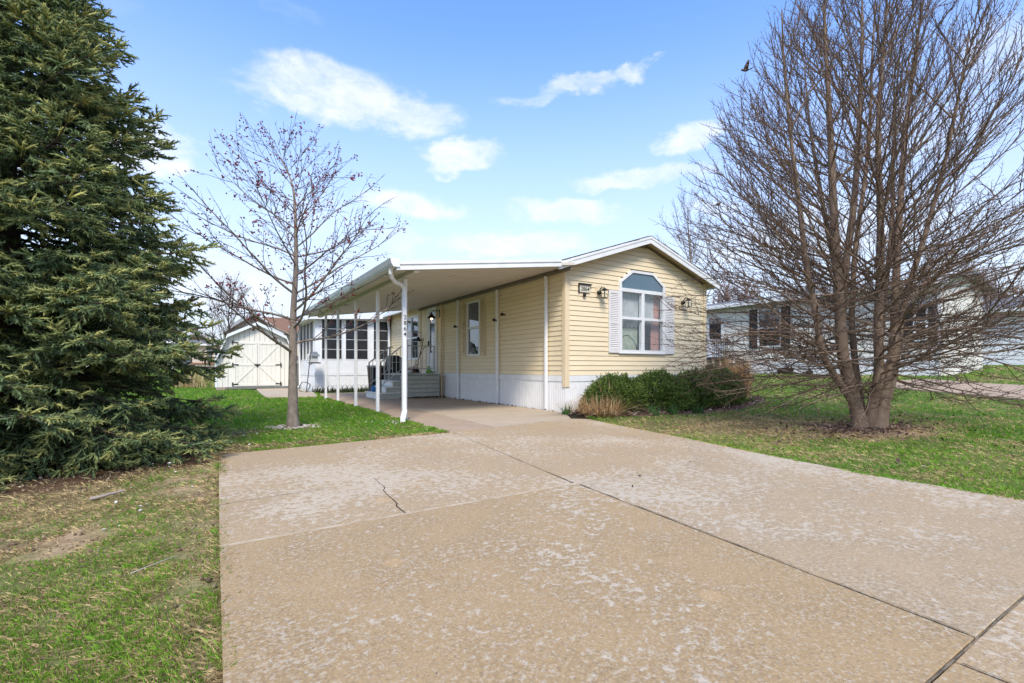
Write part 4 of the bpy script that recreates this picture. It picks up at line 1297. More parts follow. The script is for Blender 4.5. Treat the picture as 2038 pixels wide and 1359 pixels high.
for (a, b, sgn) in ((DX0, mid - .006, 1), (mid + .006, DX1, -1)):
    n = 5
    d = MB(); d.box(a + .002, b - .002, SY - .012, SY - .001, DZ0, DZ1)
    do = d.build('door', MT['shed'], sh)
    for i in range(n):
        p = a + (b - a) * i / n + .005; q = a + (b - a) * (i + 1) / n - .005
        MB().box(p, q, SY - .026, SY - .0125, DZ0 + .01, DZ1 - .01).build('board', MT['shed'], do)
    zm = 1.12
    for zz in (DZ0 + .02, zm - .04, DZ1 - .1):
        MB().box(a + .004, b - .004, SY - .045, SY - .0265, zz, zz + .08).build('rail', MT['shed'], do)
    for xx in (a + .003, b - .083):
        MB().box(xx, xx + .08, SY - .0445, SY - .0265, DZ0 + .101, DZ1 - .101).build('stile', MT['shed'], do)
    inner_x, outer_x = (b - .1, a + .1) if sgn > 0 else (a + .1, b - .1)
    for (za_, zb_) in ((zm - .06, DZ0 + .14), (zm + .06, DZ1 - .14)):
        MB().bar((inner_x, SY - .034, za_), (outer_x, SY - .034, zb_), .016, .07).build('brace', MT['shed'], do)
        MB().bar((inner_x - .02, SY - .0405, za_ - .045), (outer_x - .02, SY - .0405, zb_ - .045), .006, .006).build('brace_edge', MT['beige'], do)
    hx = a if sgn > 0 else b
    for zz in (DZ0 + .10, zm, DZ1 - .05):
        m = MB(); m.box(hx - .05 * sgn, hx + .0 * sgn, SY - .058, SY - .046, zz - .09, zz + .09); m.box(hx, hx + .2 * sgn, SY - .058, SY - .0461, zz - .025, zz + .025)
        m.build('hinge', MT['black'], do)
m = MB(); m.box(mid - .12, mid + .12, SY - .07, SY - .047, 1.09, 1.15); m.box(mid - .04, mid + .04, SY - .075, SY - .0705, 1.02, 1.14); m.build('latch', MT['black'], sh)
MB().box(DX0 - .3, DX1 + .5, SY - .09, SY - .03, .03, .125).build('door_sill', MT['greyseam'], sh)
tag(MB().box(-3.32, -3.20, 16.3, 16.36, .02, 1.55).build('leaning_panel', MT['greyseam']), 'narrow grey board standing upright against the shed side', 'board')

# ------------------------------------------------------------------ house beyond the shed
bh = thing('house_behind_shed', (-3.6, 24.5, .2), 'house with brown shingle roof and white rakes behind the garden shed', 'house')
m = MB(); m.prism([(-6.1, .0), (-3.2, .0), (-3.2, 3.15), (-4.65, 4.2), (-6.1, 3.15)], 24, 27, 'y'); m.build('gable_wall', MT['beige'], bh)
m = MB(); m.box(-3.19, 3, 25.5, 30, 0, 3.3); m.build('wall', MT['beige'], bh)
m = MB(); m.prism([(24.9, 3.25), (27.5, 4.28), (30.3, 3.25), (27.5, 4.36)], -4.6, 3.2, 'x'); wr = m.build('roof', MT['brownshingle'], bh)
for s in (-1, 1):
    m = MB(); xa, za, xb, zb = -4.65, 4.22, -4.65 + s * 1.65, 3.02
    m.hexa([(xa, 23.7, za), (xb, 23.7, zb), (xb, 27.5, zb), (xa, 27.5, za), (xa, 23.7, za + .09), (xb, 23.7, zb + .09), (xb, 27.5, zb + .09), (xa, 27.5, za + .09)]); m.build('roof', MT['brownshingle'], bh)
    m = MB(); m.hexa([(xa, 23.66, za - .14), (xb, 23.66, zb - .14), (xb, 23.699, zb - .14), (xa, 23.699, za - .14), (xa, 23.66, za + .08), (xb, 23.66, zb + .08), (xb, 23.699, zb + .08), (xa, 23.699, za + .08)]); m.build('rake_board', MT['white'], bh)

# ------------------------------------------------------------------ far homes across the lawn, left
def simple_window(parent, y, x0, x1, z0, z1, fm, shut=None):
    f = MB()
    for (p, q, s, t_) in ((x0, x0 + .08, z0, z1), (x1 - .08, x1, z0, z1), (x0 + .081, x1 - .081, z0, z0 + .08), (x0 + .081, x1 - .081, z1 - .08, z1), (x0 + .081, x1 - .081, (z0 + z1) / 2 - .03, (z0 + z1) / 2 + .03)):
        f.box(p, q, y - .06, y - .002, s, t_)
    w_ = f.build('window', fm, parent)
    MB().box(x0 + .082, x1 - .082, y - .035, y - .028, z0 + .082, z1 - .082).build('pane', MT['screen'], w_)
fa = thing('far_home', (-5.5, 45, .9), 'beige flat-roofed mobile home with an orange wooden deck beyond the shed', 'house', 'far homes across the back lawn')
MB().box(-8.3, 4, 45.5, 50, .6, 3.05).build('wall', MT['beige'], fa)
MB().box(-8.6, 4.3, 45.1, 50.3, 3.05, 3.22).build('roof', MT['white'], fa)
simple_window(fa, 45.5, -6.55, -5.5, 1.5, 2.7, MT['white'])
MB().box(-7.1, -6.8, 45.44, 45.498, 1.45, 2.95).build('door_trim', MT['bingrey'], fa)
dk = thing('deck', (-6.9, 44.4, .8), 'orange wooden deck with dark railing in front of the beige home', 'deck')
MB().box(-8.4, 3.5, 43.2, 45.4, 1.30, 1.42).build('deck_floor', MT['redwood'], dk)
for i in range(24):
    x = -8.0 + i * .24
    MB().box(x + .012, x + .228, 43.25, 43.3, .7, 1.295).build('slat', MT['wood'], dk)
for i in range(6):
    x = -8.3 + i * 1.5; MB().box(x, x + .09, 43.25, 43.34, 1.421, 2.15).build('rail_post', MT['black'], dk)
MB().box(-8.3, 3, 43.26, 43.33, 2.151, 2.2).build('top_rail', MT['black'], dk)
fb = thing('far_home', (-10, 54, .9), 'low home with slate grey roof seen between the white and beige homes', 'house', 'far homes across the back lawn')
MB().box(-14, -6, 55, 60, .6, 2.7).build('wall', MT['beige'], fb)
m = MB(); m.prism([(54.4, 2.7), (57.5, 4.1), (60.6, 2.7)], -14.4, -5.6, 'x'); m.build('roof', MT['slategrey'], fb)
MB().box(-14.4, -5.6, 54.3, 54.395, 2.6, 2.78).build('fascia', MT['white'], fb)
fs = thing('blue_shed', (-9.1, 47.5, .9), 'little blue grey barn-roofed shed between the far homes', 'shed')
m = MB(); m.prism([(-9.75, .7), (-8.45, .7), (-8.45, 1.9), (-8.65, 2.35), (-9.1, 2.6), (-9.55, 2.35), (-9.75, 1.9)], 47.5, 49.5, 'y'); m.build('wall', MT['bluegrey'], fs)
MB().box(-9.4, -8.8, 47.45, 47.499, .8, 1.95).build('door', MT['slategrey'], fs)
fc = thing('far_home', (-11, 47, .9), 'white-sided home showing past the spruce branch tips', 'house', 'far homes across the back lawn')
MB().box(-16, -9.75, 46.4, 51, .6, 3.25).build('wall', MT['neighskirt'], fc)
MB().box(-16.3, -9.5, 46.0, 51.3, 3.25, 3.42).build('roof', MT['white'], fc)
simple_window(fc, 46.4, -11.4, -10.4, 1.7, 2.8, MT['white'])

# ------------------------------------------------------------------ neighbour on the right
NX = 13.9
nb = thing('neighbour_home', (NX, 5, .6), 'pale grey sided home with black shutters behind the big bare tree', 'house')
NB0, NB1 = -2.4, 15.0
NH = [(2.86, 3.90, 1.88, 3.55), (-2.10, -1.70, 1.9, 3.2), (5.6, 6.45, 1.5, 3.45)]
pl_ = MB(); boards(nb, 'x', NX, -1, NB0, NB1, 1.40, 3.85, .115, NH, MT['neigh'], joined=pl_, lip=.018); pl_.build('siding', MT['neigh'], nb, kind='stuff')
w = MB()
for r in rects_minus(NB0, NB1, .3, 3.85, NH): w.box(NX + .004, NX + .1, r[0], r[1], r[2], r[3])
w.box(NX + .1, NX + 4.2, NB0, NB0 + .1, .3, 3.85); w.box(NX + .1, NX + 4.2, NB1 - .1, NB1, .3, 3.85); w.box(NX + 4.2, NX + 4.3, NB0, NB1, .3, 3.85)
w.build('wall', MT['neigh'], nb)
MB().box(NX - .03, NX + .003, NB0 - .02, NB1, .4, 1.36).build('skirting', MT['neighskirt'], nb)
MB().box(NX - .045, NX - .031, NB0 - .02, NB1, 1.12, 1.15).build('skirting_line', MT['rail'], nb)
MB().box(NX - .05, NX - .019, NB0 - .05, NB0 + .08, 1.37, 3.85).build('corner_trim', MT['white'], nb)
m = MB(); m.prism([(NX - .42, 3.84), (NX + 2.15, 4.30), (NX + 4.7, 3.84), (NX + 4.7, 3.92), (NX + 2.15, 4.40), (NX - .42, 3.92)], NB0 - .35, NB1 + .35, 'y'); nroof = m.build('roof', MT['slategrey'], nb)
MB().prism([(NX, 3.85), (NX + 4.3, 3.85), (NX + 2.15, 4.29)], NB0, NB0 + .1, 'y').build('gable', MT['neigh'], nb)
MB().box(NX - .46, NX - .425, NB0 - .35, NB1, 3.76, 3.93).build('eave_board', MT['white'], nb)
m = MB(); m.box(NX + 1.2, NX + 1.5, 2.2, 2.5, 4.1, 4.55); m.box(NX + 1.6, NX + 1.75, .2, .35, 4.2, 4.65); m.build('roof_vent', MT['bingrey'], nroof)
def side_window(parent, x, y0, y1, z0, z1, frame, grid=False):
    f = MB()
    for (p, q, s, t_) in ((y0, y0 + .06, z0, z1), (y1 - .06, y1, z0, z1), (y0 + .0605, y1 - .0605, z0, z0 + .06), (y0 + .0605, y1 - .0605, z1 - .06, z1), (y0 + .0605, y1 - .0605, (z0 + z1) / 2 - .03, (z0 + z1) / 2 + .03)):
        f.box(x - .05, x + .03, p, q, s, t_)
    w_ = f.build('window', frame, parent)
    MB().box(x - .012, x - .004, y0 + .061, y1 - .061, z0 + .061, z1 - .061).build('pane', GLASSD, w_)
    return w_
side_window(nb, NX, 2.86, 3.90, 1.88, 3.55, MT['white'])
MB().box(NX + .10, NX + .13, 2.9, 3.86, 2.75, 3.5).build('window_blind', MT['sheer'], nb)
side_window(nb, NX, -2.10, -1.70, 1.9, 3.2, MT['white'])
for (a, b, c, d) in ((2.48, 2.84, 1.84, 3.58), (3.92, 4.28, 1.84, 3.58), (-2.36, -2.12, 1.86, 3.24), (-1.68, -1.42, 1.86, 3.24)):
    shutter(nb, 'x', NX, -1, a, b, c, d, MT['dark'], 8)
m = MB()
for (p, q, s, t_) in ((5.6, 5.7, 1.5, 3.45), (6.35, 6.45, 1.5, 3.45), (5.701, 6.349, 3.35, 3.45), (5.701, 6.349, 1.5, 2.3), (5.701, 6.349, 2.3005, 2.36)): m.box(NX - .06, NX + .02, p, q, s, t_)
nd_ = m.build('door', MT['white'], nb)
MB().box(NX - .03, NX - .02, 5.701, 6.349, 2.361, 3.349).build('pane', GLASSD, nd_)
m = MB()
for k in range(1, 3): m.box(NX - .045, NX - .0305, 5.70 + k * .216 - .012, 5.70 + k * .216 + .012, 2.361, 3.349)
for k in range(1, 4): m.box(NX - .046, NX - .0306, 5.701, 6.349, 2.36 + k * .247 - .012, 2.36 + k * .247 + .012)
m.build('muntin', MT['dark'], nd_)
MB().box(NX - .07, NX - .031, 2.35, 2.98, .58, .98).build('skirting_vent', MT['dark'], nb)
tag(MB().lathe((NX - .25, 1.6, tz(NX - .25, 1.6)), [(0, 0), (.12, .02), (.13, .12), (.06, .18), (0, .2)], 10).build('dark_pot', MT['black']), 'small dark pot at the foot of the neighbour skirting', 'pot')
st = thing('neighbour_steps', (NX - .8, 6.2, .6), 'black railed entry steps at the neighbour door', 'steps')
zb = tz(NX - .8, 6)
MB().box(NX - 1.2, NX - .06, 5.3, 6.9, 1.34, 1.45).build('landing', MT['dark'], st)
for k in range(3):
    MB().box(NX - 1.2 - .28 * (k + 1), NX - 1.205 - .28 * k, 5.5, 6.7, 1.2 - .2 * k - .05, 1.2 - .2 * k).build('tread', MT['wood'], st)
for (x, y) in ((NX - 1.15, 5.35), (NX - 1.15, 6.85), (NX - .15, 5.35), (NX - .15, 6.85), (NX - .65, 5.35)):
    MB().box(x - .04, x + .04, y - .04, y + .04, zb - .1, 1.339).build('leg', MT['wood'], st)
for y in (5.35, 6.85):
    MB().box(NX - 1.18, NX - .08, y - .02, y + .02, 2.3, 2.35).build('top_rail', MT['black'], st)
    for k in range(9):
        x = NX - 1.16 + k * .13; MB().box(x, x + .022, y - .011, y + .011, 1.451, 2.299).build('baluster', MT['black'], st)

n2 = thing('white_home', (33, 2, .9), 'long white home with dark grey roof at the right edge behind twigs', 'house')
MB().box(31.5, 37, -16, 9, .6, 4.25).build('wall', MT['white'], n2)
m = MB(); m.prism([(31.0, 4.2), (34.2, 5.25), (37.5, 4.2)], -16.4, 9.4, 'y'); m.build('roof', MT['slategrey'], n2)
MB().box(30.9, 30.995, -16.4, 9.4, 4.1, 4.32).build('eave_board', MT['white'], n2)
for y0 in (-10.5, -3.0, 4.0):
    side_window(n2, 31.5, y0, y0 + 1.4, 2.1, 3.6, MT['white'])

# ------------------------------------------------------------------ vegetation helpers
CONE = (np.array([(0, .5, .29), (0, -.5, .29), (0, 0, -.58), (1, 0, 0)], float), np.array([(0, 1, 3), (1, 2, 3), (2, 0, 3)]))
OCT = (np.array([(-.5, 0, 0), (.6, 0, 0), (0, .4, 0), (0, -.4, 0), (0, 0, .4), (0, 0, -.4)], float),
       np.array([(0, 2, 5), (0, 5, 3), (0, 3, 4), (0, 4, 2), (1, 5, 2), (1, 3, 5), (1, 4, 3), (1, 2, 4)]))
UPV = np.array([0, 0, 1.0])
def unit(v):
    return v / (np.linalg.norm(v) + 1e-9)
def rot_about(v, k, a):
    k = unit(k)
    return v * math.cos(a) + np.cross(k, v) * math.sin(a) + k * (k @ v) * (1 - math.cos(a))
def tri_mesh(name, V, F, material, parent=None, kind=None, tint=None, smooth=False):
    og = origin(parent) if parent is not None else np.zeros(3)
    me = np_mesh(name, V - og, F, smooth)
    if tint is not None: set_tint(me, tint)
    return link_mesh(name, me, material, parent, kind)

def march(p, d, length, step, wob, lift, rr, stop=None):
    pts = [p.copy()]; d = unit(d); s = 0
    while s < length:
        d = unit(d + np.array([rr.gauss(0, wob), rr.gauss(0, wob), rr.gauss(0, wob) + lift]))
        p = p + d * step; s += step
        pts.append(p.copy())
        if stop and stop(p): break
    return np.array(pts)

class Spurs:
    def __init__(s): s.P = []; s.D = []; s.L = []
    def add(s, p, d, l): s.P.append(p); s.D.append(d); s.L.append(l)
    def mesh(s, width):
        P, D, Ln = np.array(s.P), np.array(s.D), np.array(s.L)
        U = RNG.normal(size=P.shape)
        S = np.stack([Ln, np.full(len(Ln), width), np.full(len(Ln), width)], 1)
        return instances(CONE[0], CONE[1], P, D, U, S)
    def buds(s, size, jit=0.0):
        P = np.array(s.P) + np.array(s.D) / np.linalg.norm(np.array(s.D), axis=1)[:, None] * np.array(s.L)[:, None]
        if jit: P = P + RNG.normal(0, jit, P.shape)
        return instances(OCT[0], OCT[1], P, np.array(s.D), RNG.normal(size=P.shape), size * RNG.uniform(.7, 1.3, len(P)))

def side_dir(t, rr, ang, flat=0.0):
    k = unit(np.cross(t, np.array([rr.gauss(0, 1), rr.gauss(0, 1), rr.gauss(0, 1) * (1 - flat)])))
    d = rot_about(t, k, ang)
    return d

# ------------------------------------------------------------------ the big many-stemmed bare tree
def P3(x, y, dd, base):
    """point seen at picture position x, y standing dd metres further back than the tree base"""
    d = base + dd
    return px(x, y, d)
pear = thing('bare_tree', PEAR, 'big many-stemmed bare tree with fine upswept twigs on the right lawn', 'tree')
rr = random.Random(4)
BD = 7.93
STEMS = [
    ([(1706, 853), (1697, 804), (1662, 748), (1636, 700), (1620, 604), (1604, 526), (1590, 400), (1572, 260), (1560, 120), (1556, 20)], .060, -.10, -.5),
    ([(1714, 856), (1701, 800), (1679, 713), (1673, 650), (1668, 560), (1660, 440), (1652, 250), (1642, 60), (1640, -30)], .100, -.05, -.1),
    ([(1674, 640), (1684, 520), (1700, 400), (1712, 200), (1716, 20), (1712, -40)], .066, -.05, .35),
    ([(1722, 856), (1713, 800), (1703, 730), (1696, 650), (1697, 585), (1704, 480), (1728, 300), (1736, 110), (1744, -20)], .058, .18, .75),
    ([(1731, 857), (1734, 815), (1749, 746), (1748, 650), (1752, 536), (1752, 420), (1748, 250), (1762, 50), (1768, -40)], .082, -.04, -.55),
    ([(1744, 857), (1752, 815), (1769, 740), (1779, 680), (1784, 536), (1792, 400), (1803, 250), (1830, 50), (1842, -20)], .078, -.08, .30),
    ([(1756, 855), (1765, 800), (1780, 740), (1792, 640), (1812, 560), (1846, 450), (1886, 300), (1915, 150), (1930, 60)], .062, .12, -.25),
    ([(1738, 850), (1745, 760), (1760, 600), (1776, 430), (1780, 240), (1796, 60)], .055, .22, 1.2),
    ([(1668, 560), (1640, 420), (1612, 250), (1600, 120)], .045, -.12, .8),
]
AXC = px(1735, 731, 8.0)
ENV_Z = [.4, .7, 1.3, 2.1, 3.0, 4.3, 5.5, 6.3, 7.0, 7.7]
ENV_R = [2.3, 2.75, 3.15, 3.3, 3.15, 2.65, 2.2, 1.75, 1.2, .4]
def env(p):
    return math.hypot(p[0] - AXC[0], p[1] - AXC[1]) > np.interp(p[2], ENV_Z, ENV_R) * 1.02 or p[2] > 7.8
def densify(pts, n=5):
    pts = np.array(pts); t = np.arange(len(pts)); tt = np.linspace(0, len(pts) - 1, (len(pts) - 1) * n + 1)
    # Catmull-Rom through the points
    out = []
    for u in tt:
        i = min(int(u), len(pts) - 2); f = u - i
        p0, p1, p2, p3 = pts[max(i - 1, 0)], pts[i], pts[i + 1], pts[min(i + 2, len(pts) - 1)]
        out.append(.5 * (2 * p1 + (p2 - p0) * f + (2 * p0 - 5 * p1 + 4 * p2 - p3) * f * f + (3 * p1 - p0 - 3 * p2 + p3) * f ** 3))
    return np.array(out)
subs = Tubes(); spurs = Spurs(); spurs2 = Spurs()
n_main = 0
mains = []
for (poly, r0, dd0, dd1) in STEMS:
    n = len(poly)
    pts = densify([P3(x, y, dd0 + (dd1 - dd0) * (i / (n - 1)) ** 1.2, BD) for i, (x, y) in enumerate(poly)])
    base_stem = pts[0][2] < .3
    if base_stem: pts[0][2] = -.06
    L_ = np.concatenate([[0], np.cumsum(np.linalg.norm(np.diff(pts, axis=0), axis=1))])
    rad = r0 * (1 - L_ / L_[-1] * .9) ** .85
    if base_stem: rad = rad * (1 + .32 * np.exp(-L_ / .2))
    rad *= 1 + .05 * np.sin(L_ * 9)
    tb = Tubes(); tb.add(pts, rad, 12)
    tb.build('stem', MT['bark_pear'], pear)
    s = .78 if base_stem else .2
    k = rr.random() * 6
    while s < L_[-1] - .05:
        i = np.searchsorted(L_, s); p = pts[min(i, len(pts) - 1)]
        t = unit(pts[min(i + 1, len(pts) - 1)] - pts[max(i - 1, 0)])
        out_v = p - AXC; out_v[2] = 0
        phi = math.atan2(out_v[1], out_v[0]); k += 2.4
        az = phi + rr.gauss(0, .55) if rr.random() < .5 else k
        f = min(1, max(0, (p[2] - .9) / 4.3))
        e0 = R(0 + 58 * f ** .9 + rr.gauss(0, 8))
        d = np.array([math.cos(az) * math.cos(e0), math.sin(az) * math.cos(e0), math.sin(e0)])
        lift = (-.014 + .022 * rr.random() if p[2] < 1.7 else .004 + .014 * rr.random())
        br = march(p, d, 3.6, .11, .05, lift, rr, env)
        if len(br) > 4: mains.append((br, max(.006, min(r0 * .24, .0027 * len(br) ** .5 * 1.2))))
        s += rr.uniform(.05, .115) if p[2] < 2.4 else rr.uniform(.13, .27)
limbs = Tubes()
for (br, rb) in mains:
    n = len(br)
    rad = rb * (1 - np.arange(n) / n * .8)
    limbs.add(br, rad, 5)
    side = 1
    i = max(1, int(n * .12))
    while i < n - 1:
        t = unit(br[i + 1] - br[i - 1])
        u = i / n
        ln = rr.uniform(.25, .95) * (1.05 - .55 * u)
        side = -side
        kax = unit(np.cross(t, UPV) * rr.gauss(0, .6) + UPV * side)
        d = rot_about(t, kax, R(rr.uniform(28, 55)))
        sb = march(br[i], d, ln, .075, .07, .05, rr)
        m_ = len(sb)
        subs.add(sb, .0056 * (1 - np.arange(m_) / m_ * .55), 3)
        for q in range(1, m_):
            td = unit(sb[q] - sb[q - 1])
            if rr.random() < .92:
                spurs.add(sb[q], side_dir(td, rr, R(rr.uniform(30, 70))) + UPV * .3, rr.uniform(.03, .15))
        spurs.add(sb[-1], unit(sb[-1] - sb[-2]), rr.uniform(.05, .14))
        i += 1 if rr.random() < .82 else 2
    for q in range(max(2, n - 14), n):
        spurs.add(br[q], side_dir(unit(br[q] - br[q - 1]), rr, R(rr.uniform(25, 60))), rr.uniform(.04, .14))
limbs.build('limbs', MT['bark_pear'], pear, kind='stuff')
subs.build('branches', MT['twigred'], pear, kind='stuff')
V, F = spurs.mesh(.0072); tri_mesh('twigs', V, F, MT['twigred'], pear, 'stuff')
keepb = [q for q in range(len(spurs.P)) if q % 2 == 0]
spurs.P = [spurs.P[q] for q in keepb]; spurs.D = [spurs.D[q] for q in keepb]; spurs.L = [spurs.L[q] for q in keepb]
V, F = spurs.buds(.015); tri_mesh('buds', V, F, MT['budpale'], pear, 'stuff')

# ------------------------------------------------------------------ generic bare tree
def bare_tree(name, base, label, height, lean, r0, first, n_limbs, envz, envr, elev, bark, twigm, bud=None, bud_size=.02, seed=1, group=None, density=1.0,
              trunk_pts=None, spur=(.05, .16), sub_len=(.2, .6), twig_w=.007, cat='tree', clusters=0, sides=10):
    rr = random.Random(seed)
    base = np.array(base, float)
    t = thing(name, base, label, cat, group)
    if trunk_pts is None:
        trunk_pts = [base + np.array([lean[0] * s ** 1.3, lean[1] * s ** 1.3, height * s]) + np.array([rr.gauss(0, .02), rr.gauss(0, .02), 0]) * height / 5 for s in np.linspace(0, 1, 8)]
    pts = densify(trunk_pts, 5)
    L_ = np.concatenate([[0], np.cumsum(np.linalg.norm(np.diff(pts, axis=0), axis=1))])
    rad = r0 * (1 - .93 * (L_ / L_[-1]) ** .9)
    rad *= 1 + .35 * np.exp(-L_ / .12)
    pts[0][2] -= .06
    tb = Tubes(); tb.add(pts, rad, sides); tb.build('trunk', bark, t)
    ax = np.array(pts)
    def stop(p):
        c = ax[min(np.searchsorted(ax[:, 2], p[2]), len(ax) - 1)]
        return math.hypot(p[0] - c[0], p[1] - c[1]) > np.interp(p[2] - base[2], envz, envr) or p[2] - base[2] > envz[-1]
    lm = Tubes(); sbs = Tubes(); sp = Spurs(); tips = Spurs()
    az = rr.random() * 6
    step = height / 48
    for i in range(n_limbs):
        f = i / (n_limbs - 1)
        s = first + (L_[-1] * .97 - first) * f ** .9
        p = ax[min(np.searchsorted(L_, s), len(ax) - 1)]
        az += 2.4 + rr.gauss(0, .25)
        e0 = R(elev[0] + (elev[1] - elev[0]) * f + rr.gauss(0, 6))
        d = np.array([math.cos(az) * math.cos(e0), math.sin(az) * math.cos(e0), math.sin(e0)])
        br = march(p, d, height, step, .055, .012, rr, stop)
        n = len(br)
        if n < 3: continue
        rb = min(np.interp(s, L_, rad) * .42, .0052 * n * step / .1 * .40 + .004)
        lm.add(br, rb * (1 - np.arange(n) / n * .82), 6)
        side = 1; j = max(1, int(n * .15))
        while j < n:
            tt = unit(br[min(j + 1, n - 1)] - br[j - 1])
            side = -side; u = j / n
            ln = rr.uniform(*sub_len) * (1.15 - .6 * u)
            kax = unit(np.cross(tt, UPV) * rr.gauss(0, .7) + UPV * side)
            sb = march(br[j], rot_about(tt, kax, R(rr.uniform(25, 50))), ln, step * .7, .07, .03, rr)
            m_ = len(sb)
            sbs.add(sb, max(.0045, rb * .3) * (1 - np.arange(m_) / m_ * .6), 4)
            for q in range(1, m_):
                if rr.random() < .6 * density:
                    sp.add(sb[q], side_dir(unit(sb[q] - sb[q - 1]), rr, R(rr.uniform(25, 60))), rr.uniform(*spur))
            tips.add(sb[-1], unit(sb[-1] - sb[-2]), rr.uniform(*spur))
            j += max(1, int(round(rr.uniform(1.2, 2.8) / density)))
        tips.add(br[-1], unit(br[-1] - br[-2]), spur[1])
    lm.build('limbs', bark, t, kind='stuff')
    if sbs.V: sbs.build('branches', twigm, t, kind='stuff')
    sp2 = Spurs(); sp2.P = sp.P + tips.P; sp2.D = sp.D + tips.D; sp2.L = sp.L + tips.L
    V, F = sp2.mesh(twig_w); tri_mesh('twigs', V, F, twigm, t, 'stuff')
    if bud is not None:
        Vs = []; Fs = []; n0 = 0
        if clusters:
            c = Spurs()
            idx = list(range(len(sp2.P))); rr.shuffle(idx)
            for q in idx[:int(len(idx) * .34)]:
                e = sp2.P[q] + unit(sp2.D[q]) * sp2.L[q]
                big = rr.random() < .30
                for w_ in range(rr.randint(4, clusters) if big else rr.randint(1, 3)):
                    sz = .028 if big else .010
                    c.add(e + np.array([rr.gauss(0, sz), rr.gauss(0, sz), rr.gauss(0, sz)]), np.array([rr.gauss(0, 1), rr.gauss(0, 1), rr.gauss(0, 1)]), .005)
            V, F = c.buds(bud_size)
        else:
            V, F = sp2.buds(bud_size)
        tri_mesh('buds', V, F, bud, t, 'stuff')
    return t

mt = [px(x, y, 8.2 + dd) for x, y, dd in ((583, 848, 0), (583, 790, .01), (583, 700, .02), (584, 620, .05), (589, 530, .02), (588, 440, -.03), (584, 380, 0), (572, 340, .05), (556, 312, .1))]
bare_tree('maple_tree', MAPLE, 'young bare maple with red bud clusters on the lawn by the carport', 4.8, (0, 0), .088, 1.22, 36,
          [0, 1.2, 1.8, 2.4, 3.2, 3.9, 4.35, 4.8], [1.0, 1.5, 1.8, 1.85, 1.65, 1.2, .8, .2], (14, 50), MT['bark_maple'], MT['twig'], MT['budred'], .030, seed=8,
          trunk_pts=mt, spur=(.05, .18), sub_len=(.3, .85), twig_w=.0075, clusters=8, sides=14, density=1.25)
p = px(1384, 560, 21); b = np.array([p[0], p[1], tz(p[0], p[1])])
bare_tree('background_tree', b, 'thin bare tree rising behind the right slope of the gable roof', 7.4, (-.3, .2), .13, 2.6, 16,
          [0, 3, 5, 6.5, 7.6], [.9, 1.3, 1.6, 1.4, .4], (55, 70), MT['bark_maple'], MT['twig'], None, seed=21, spur=(.1, .35), sub_len=(.4, 1.2), twig_w=.014)
p = px(452, 760, 27); b = np.array([p[0], p[1], tz(p[0], p[1]) - .02])
bare_tree('background_tree', b, 'bare reddish tree standing behind the left end of the shed', 5.4, (.2, .1), .10, .8, 34,
          [0, 1.5, 3, 4.5, 5.6], [.6, 1.3, 1.5, 1.2, .3], (48, 68), MT['twig'], MT['twigred'], MT['budred'], .03, seed=33, spur=(.1, .3), sub_len=(.4, 1.0), twig_w=.014)
p = px(1925, 640, 34); b = np.array([p[0], p[1], tz(p[0], p[1])])
bare_tree('background_tree', b, 'far reddish tree showing over the white home roof at right', 6.4, (.2, .1), .15, 1.6, 26,
          [0, 2, 4, 5.5, 6.6], [.8, 2.0, 2.4, 1.6, .4], (45, 65), MT['twig'], MT['twigred'], MT['budred'], .05, seed=37, spur=(.2, .5), sub_len=(.5, 1.3), twig_w=.03)

# far-off wood on the horizon
fw_ = Tubes(); sp = Spurs(); rr = random.Random(77)
def wood(latr, dep, n, hr):
    for i in range(n):
        d = dep * rr.uniform(.85, 1.2); la = rr.uniform(*latr) * d
        b = at(la, d); b[2] = tz(b[0], b[1]) - .3
        h = rr.uniform(*hr)
        pts = np.array([b, b + [rr.gauss(0, .3), rr.gauss(0, .3), h * .55], b + [rr.gauss(0, .6), rr.gauss(0, .6), h]])
        fw_.add(pts, [.28, .18, .05], 4)
        for k in range(46):
            f = rr.uniform(.25, .97); p = b + (pts[2] - b) * f
            a = rr.uniform(0, 6.28); e = rr.uniform(.5, 1.2); l = h * rr.uniform(.18, .42) * (1.2 - f * .7)
            dd = np.array([math.cos(a) * math.cos(e), math.sin(a) * math.cos(e), math.sin(e)])
            sp.add(p, dd, l)
            for q in range(3):
                sp.add(p + dd * l * rr.uniform(.3, .9), dd + np.array([rr.gauss(0, .6), rr.gauss(0, .6), rr.gauss(0, .4)]), l * .5)
wood((-1.25, -.42), 85, 120, (4.2, 6.8))
wood((.40, 1.2), 75, 90, (9.5, 13.0))
V, F = sp.mesh(.11)
V2 = np.concatenate(fw_.V); F2 = np.concatenate(fw_.F)
F2 = np.concatenate([F2[:, [0, 1, 2]], F2[:, [0, 2, 3]]]) + len(V)
tri_mesh('distant_woods', np.concatenate([V, V2]), np.concatenate([F, F2]), MT['farwood'], None, 'stuff')

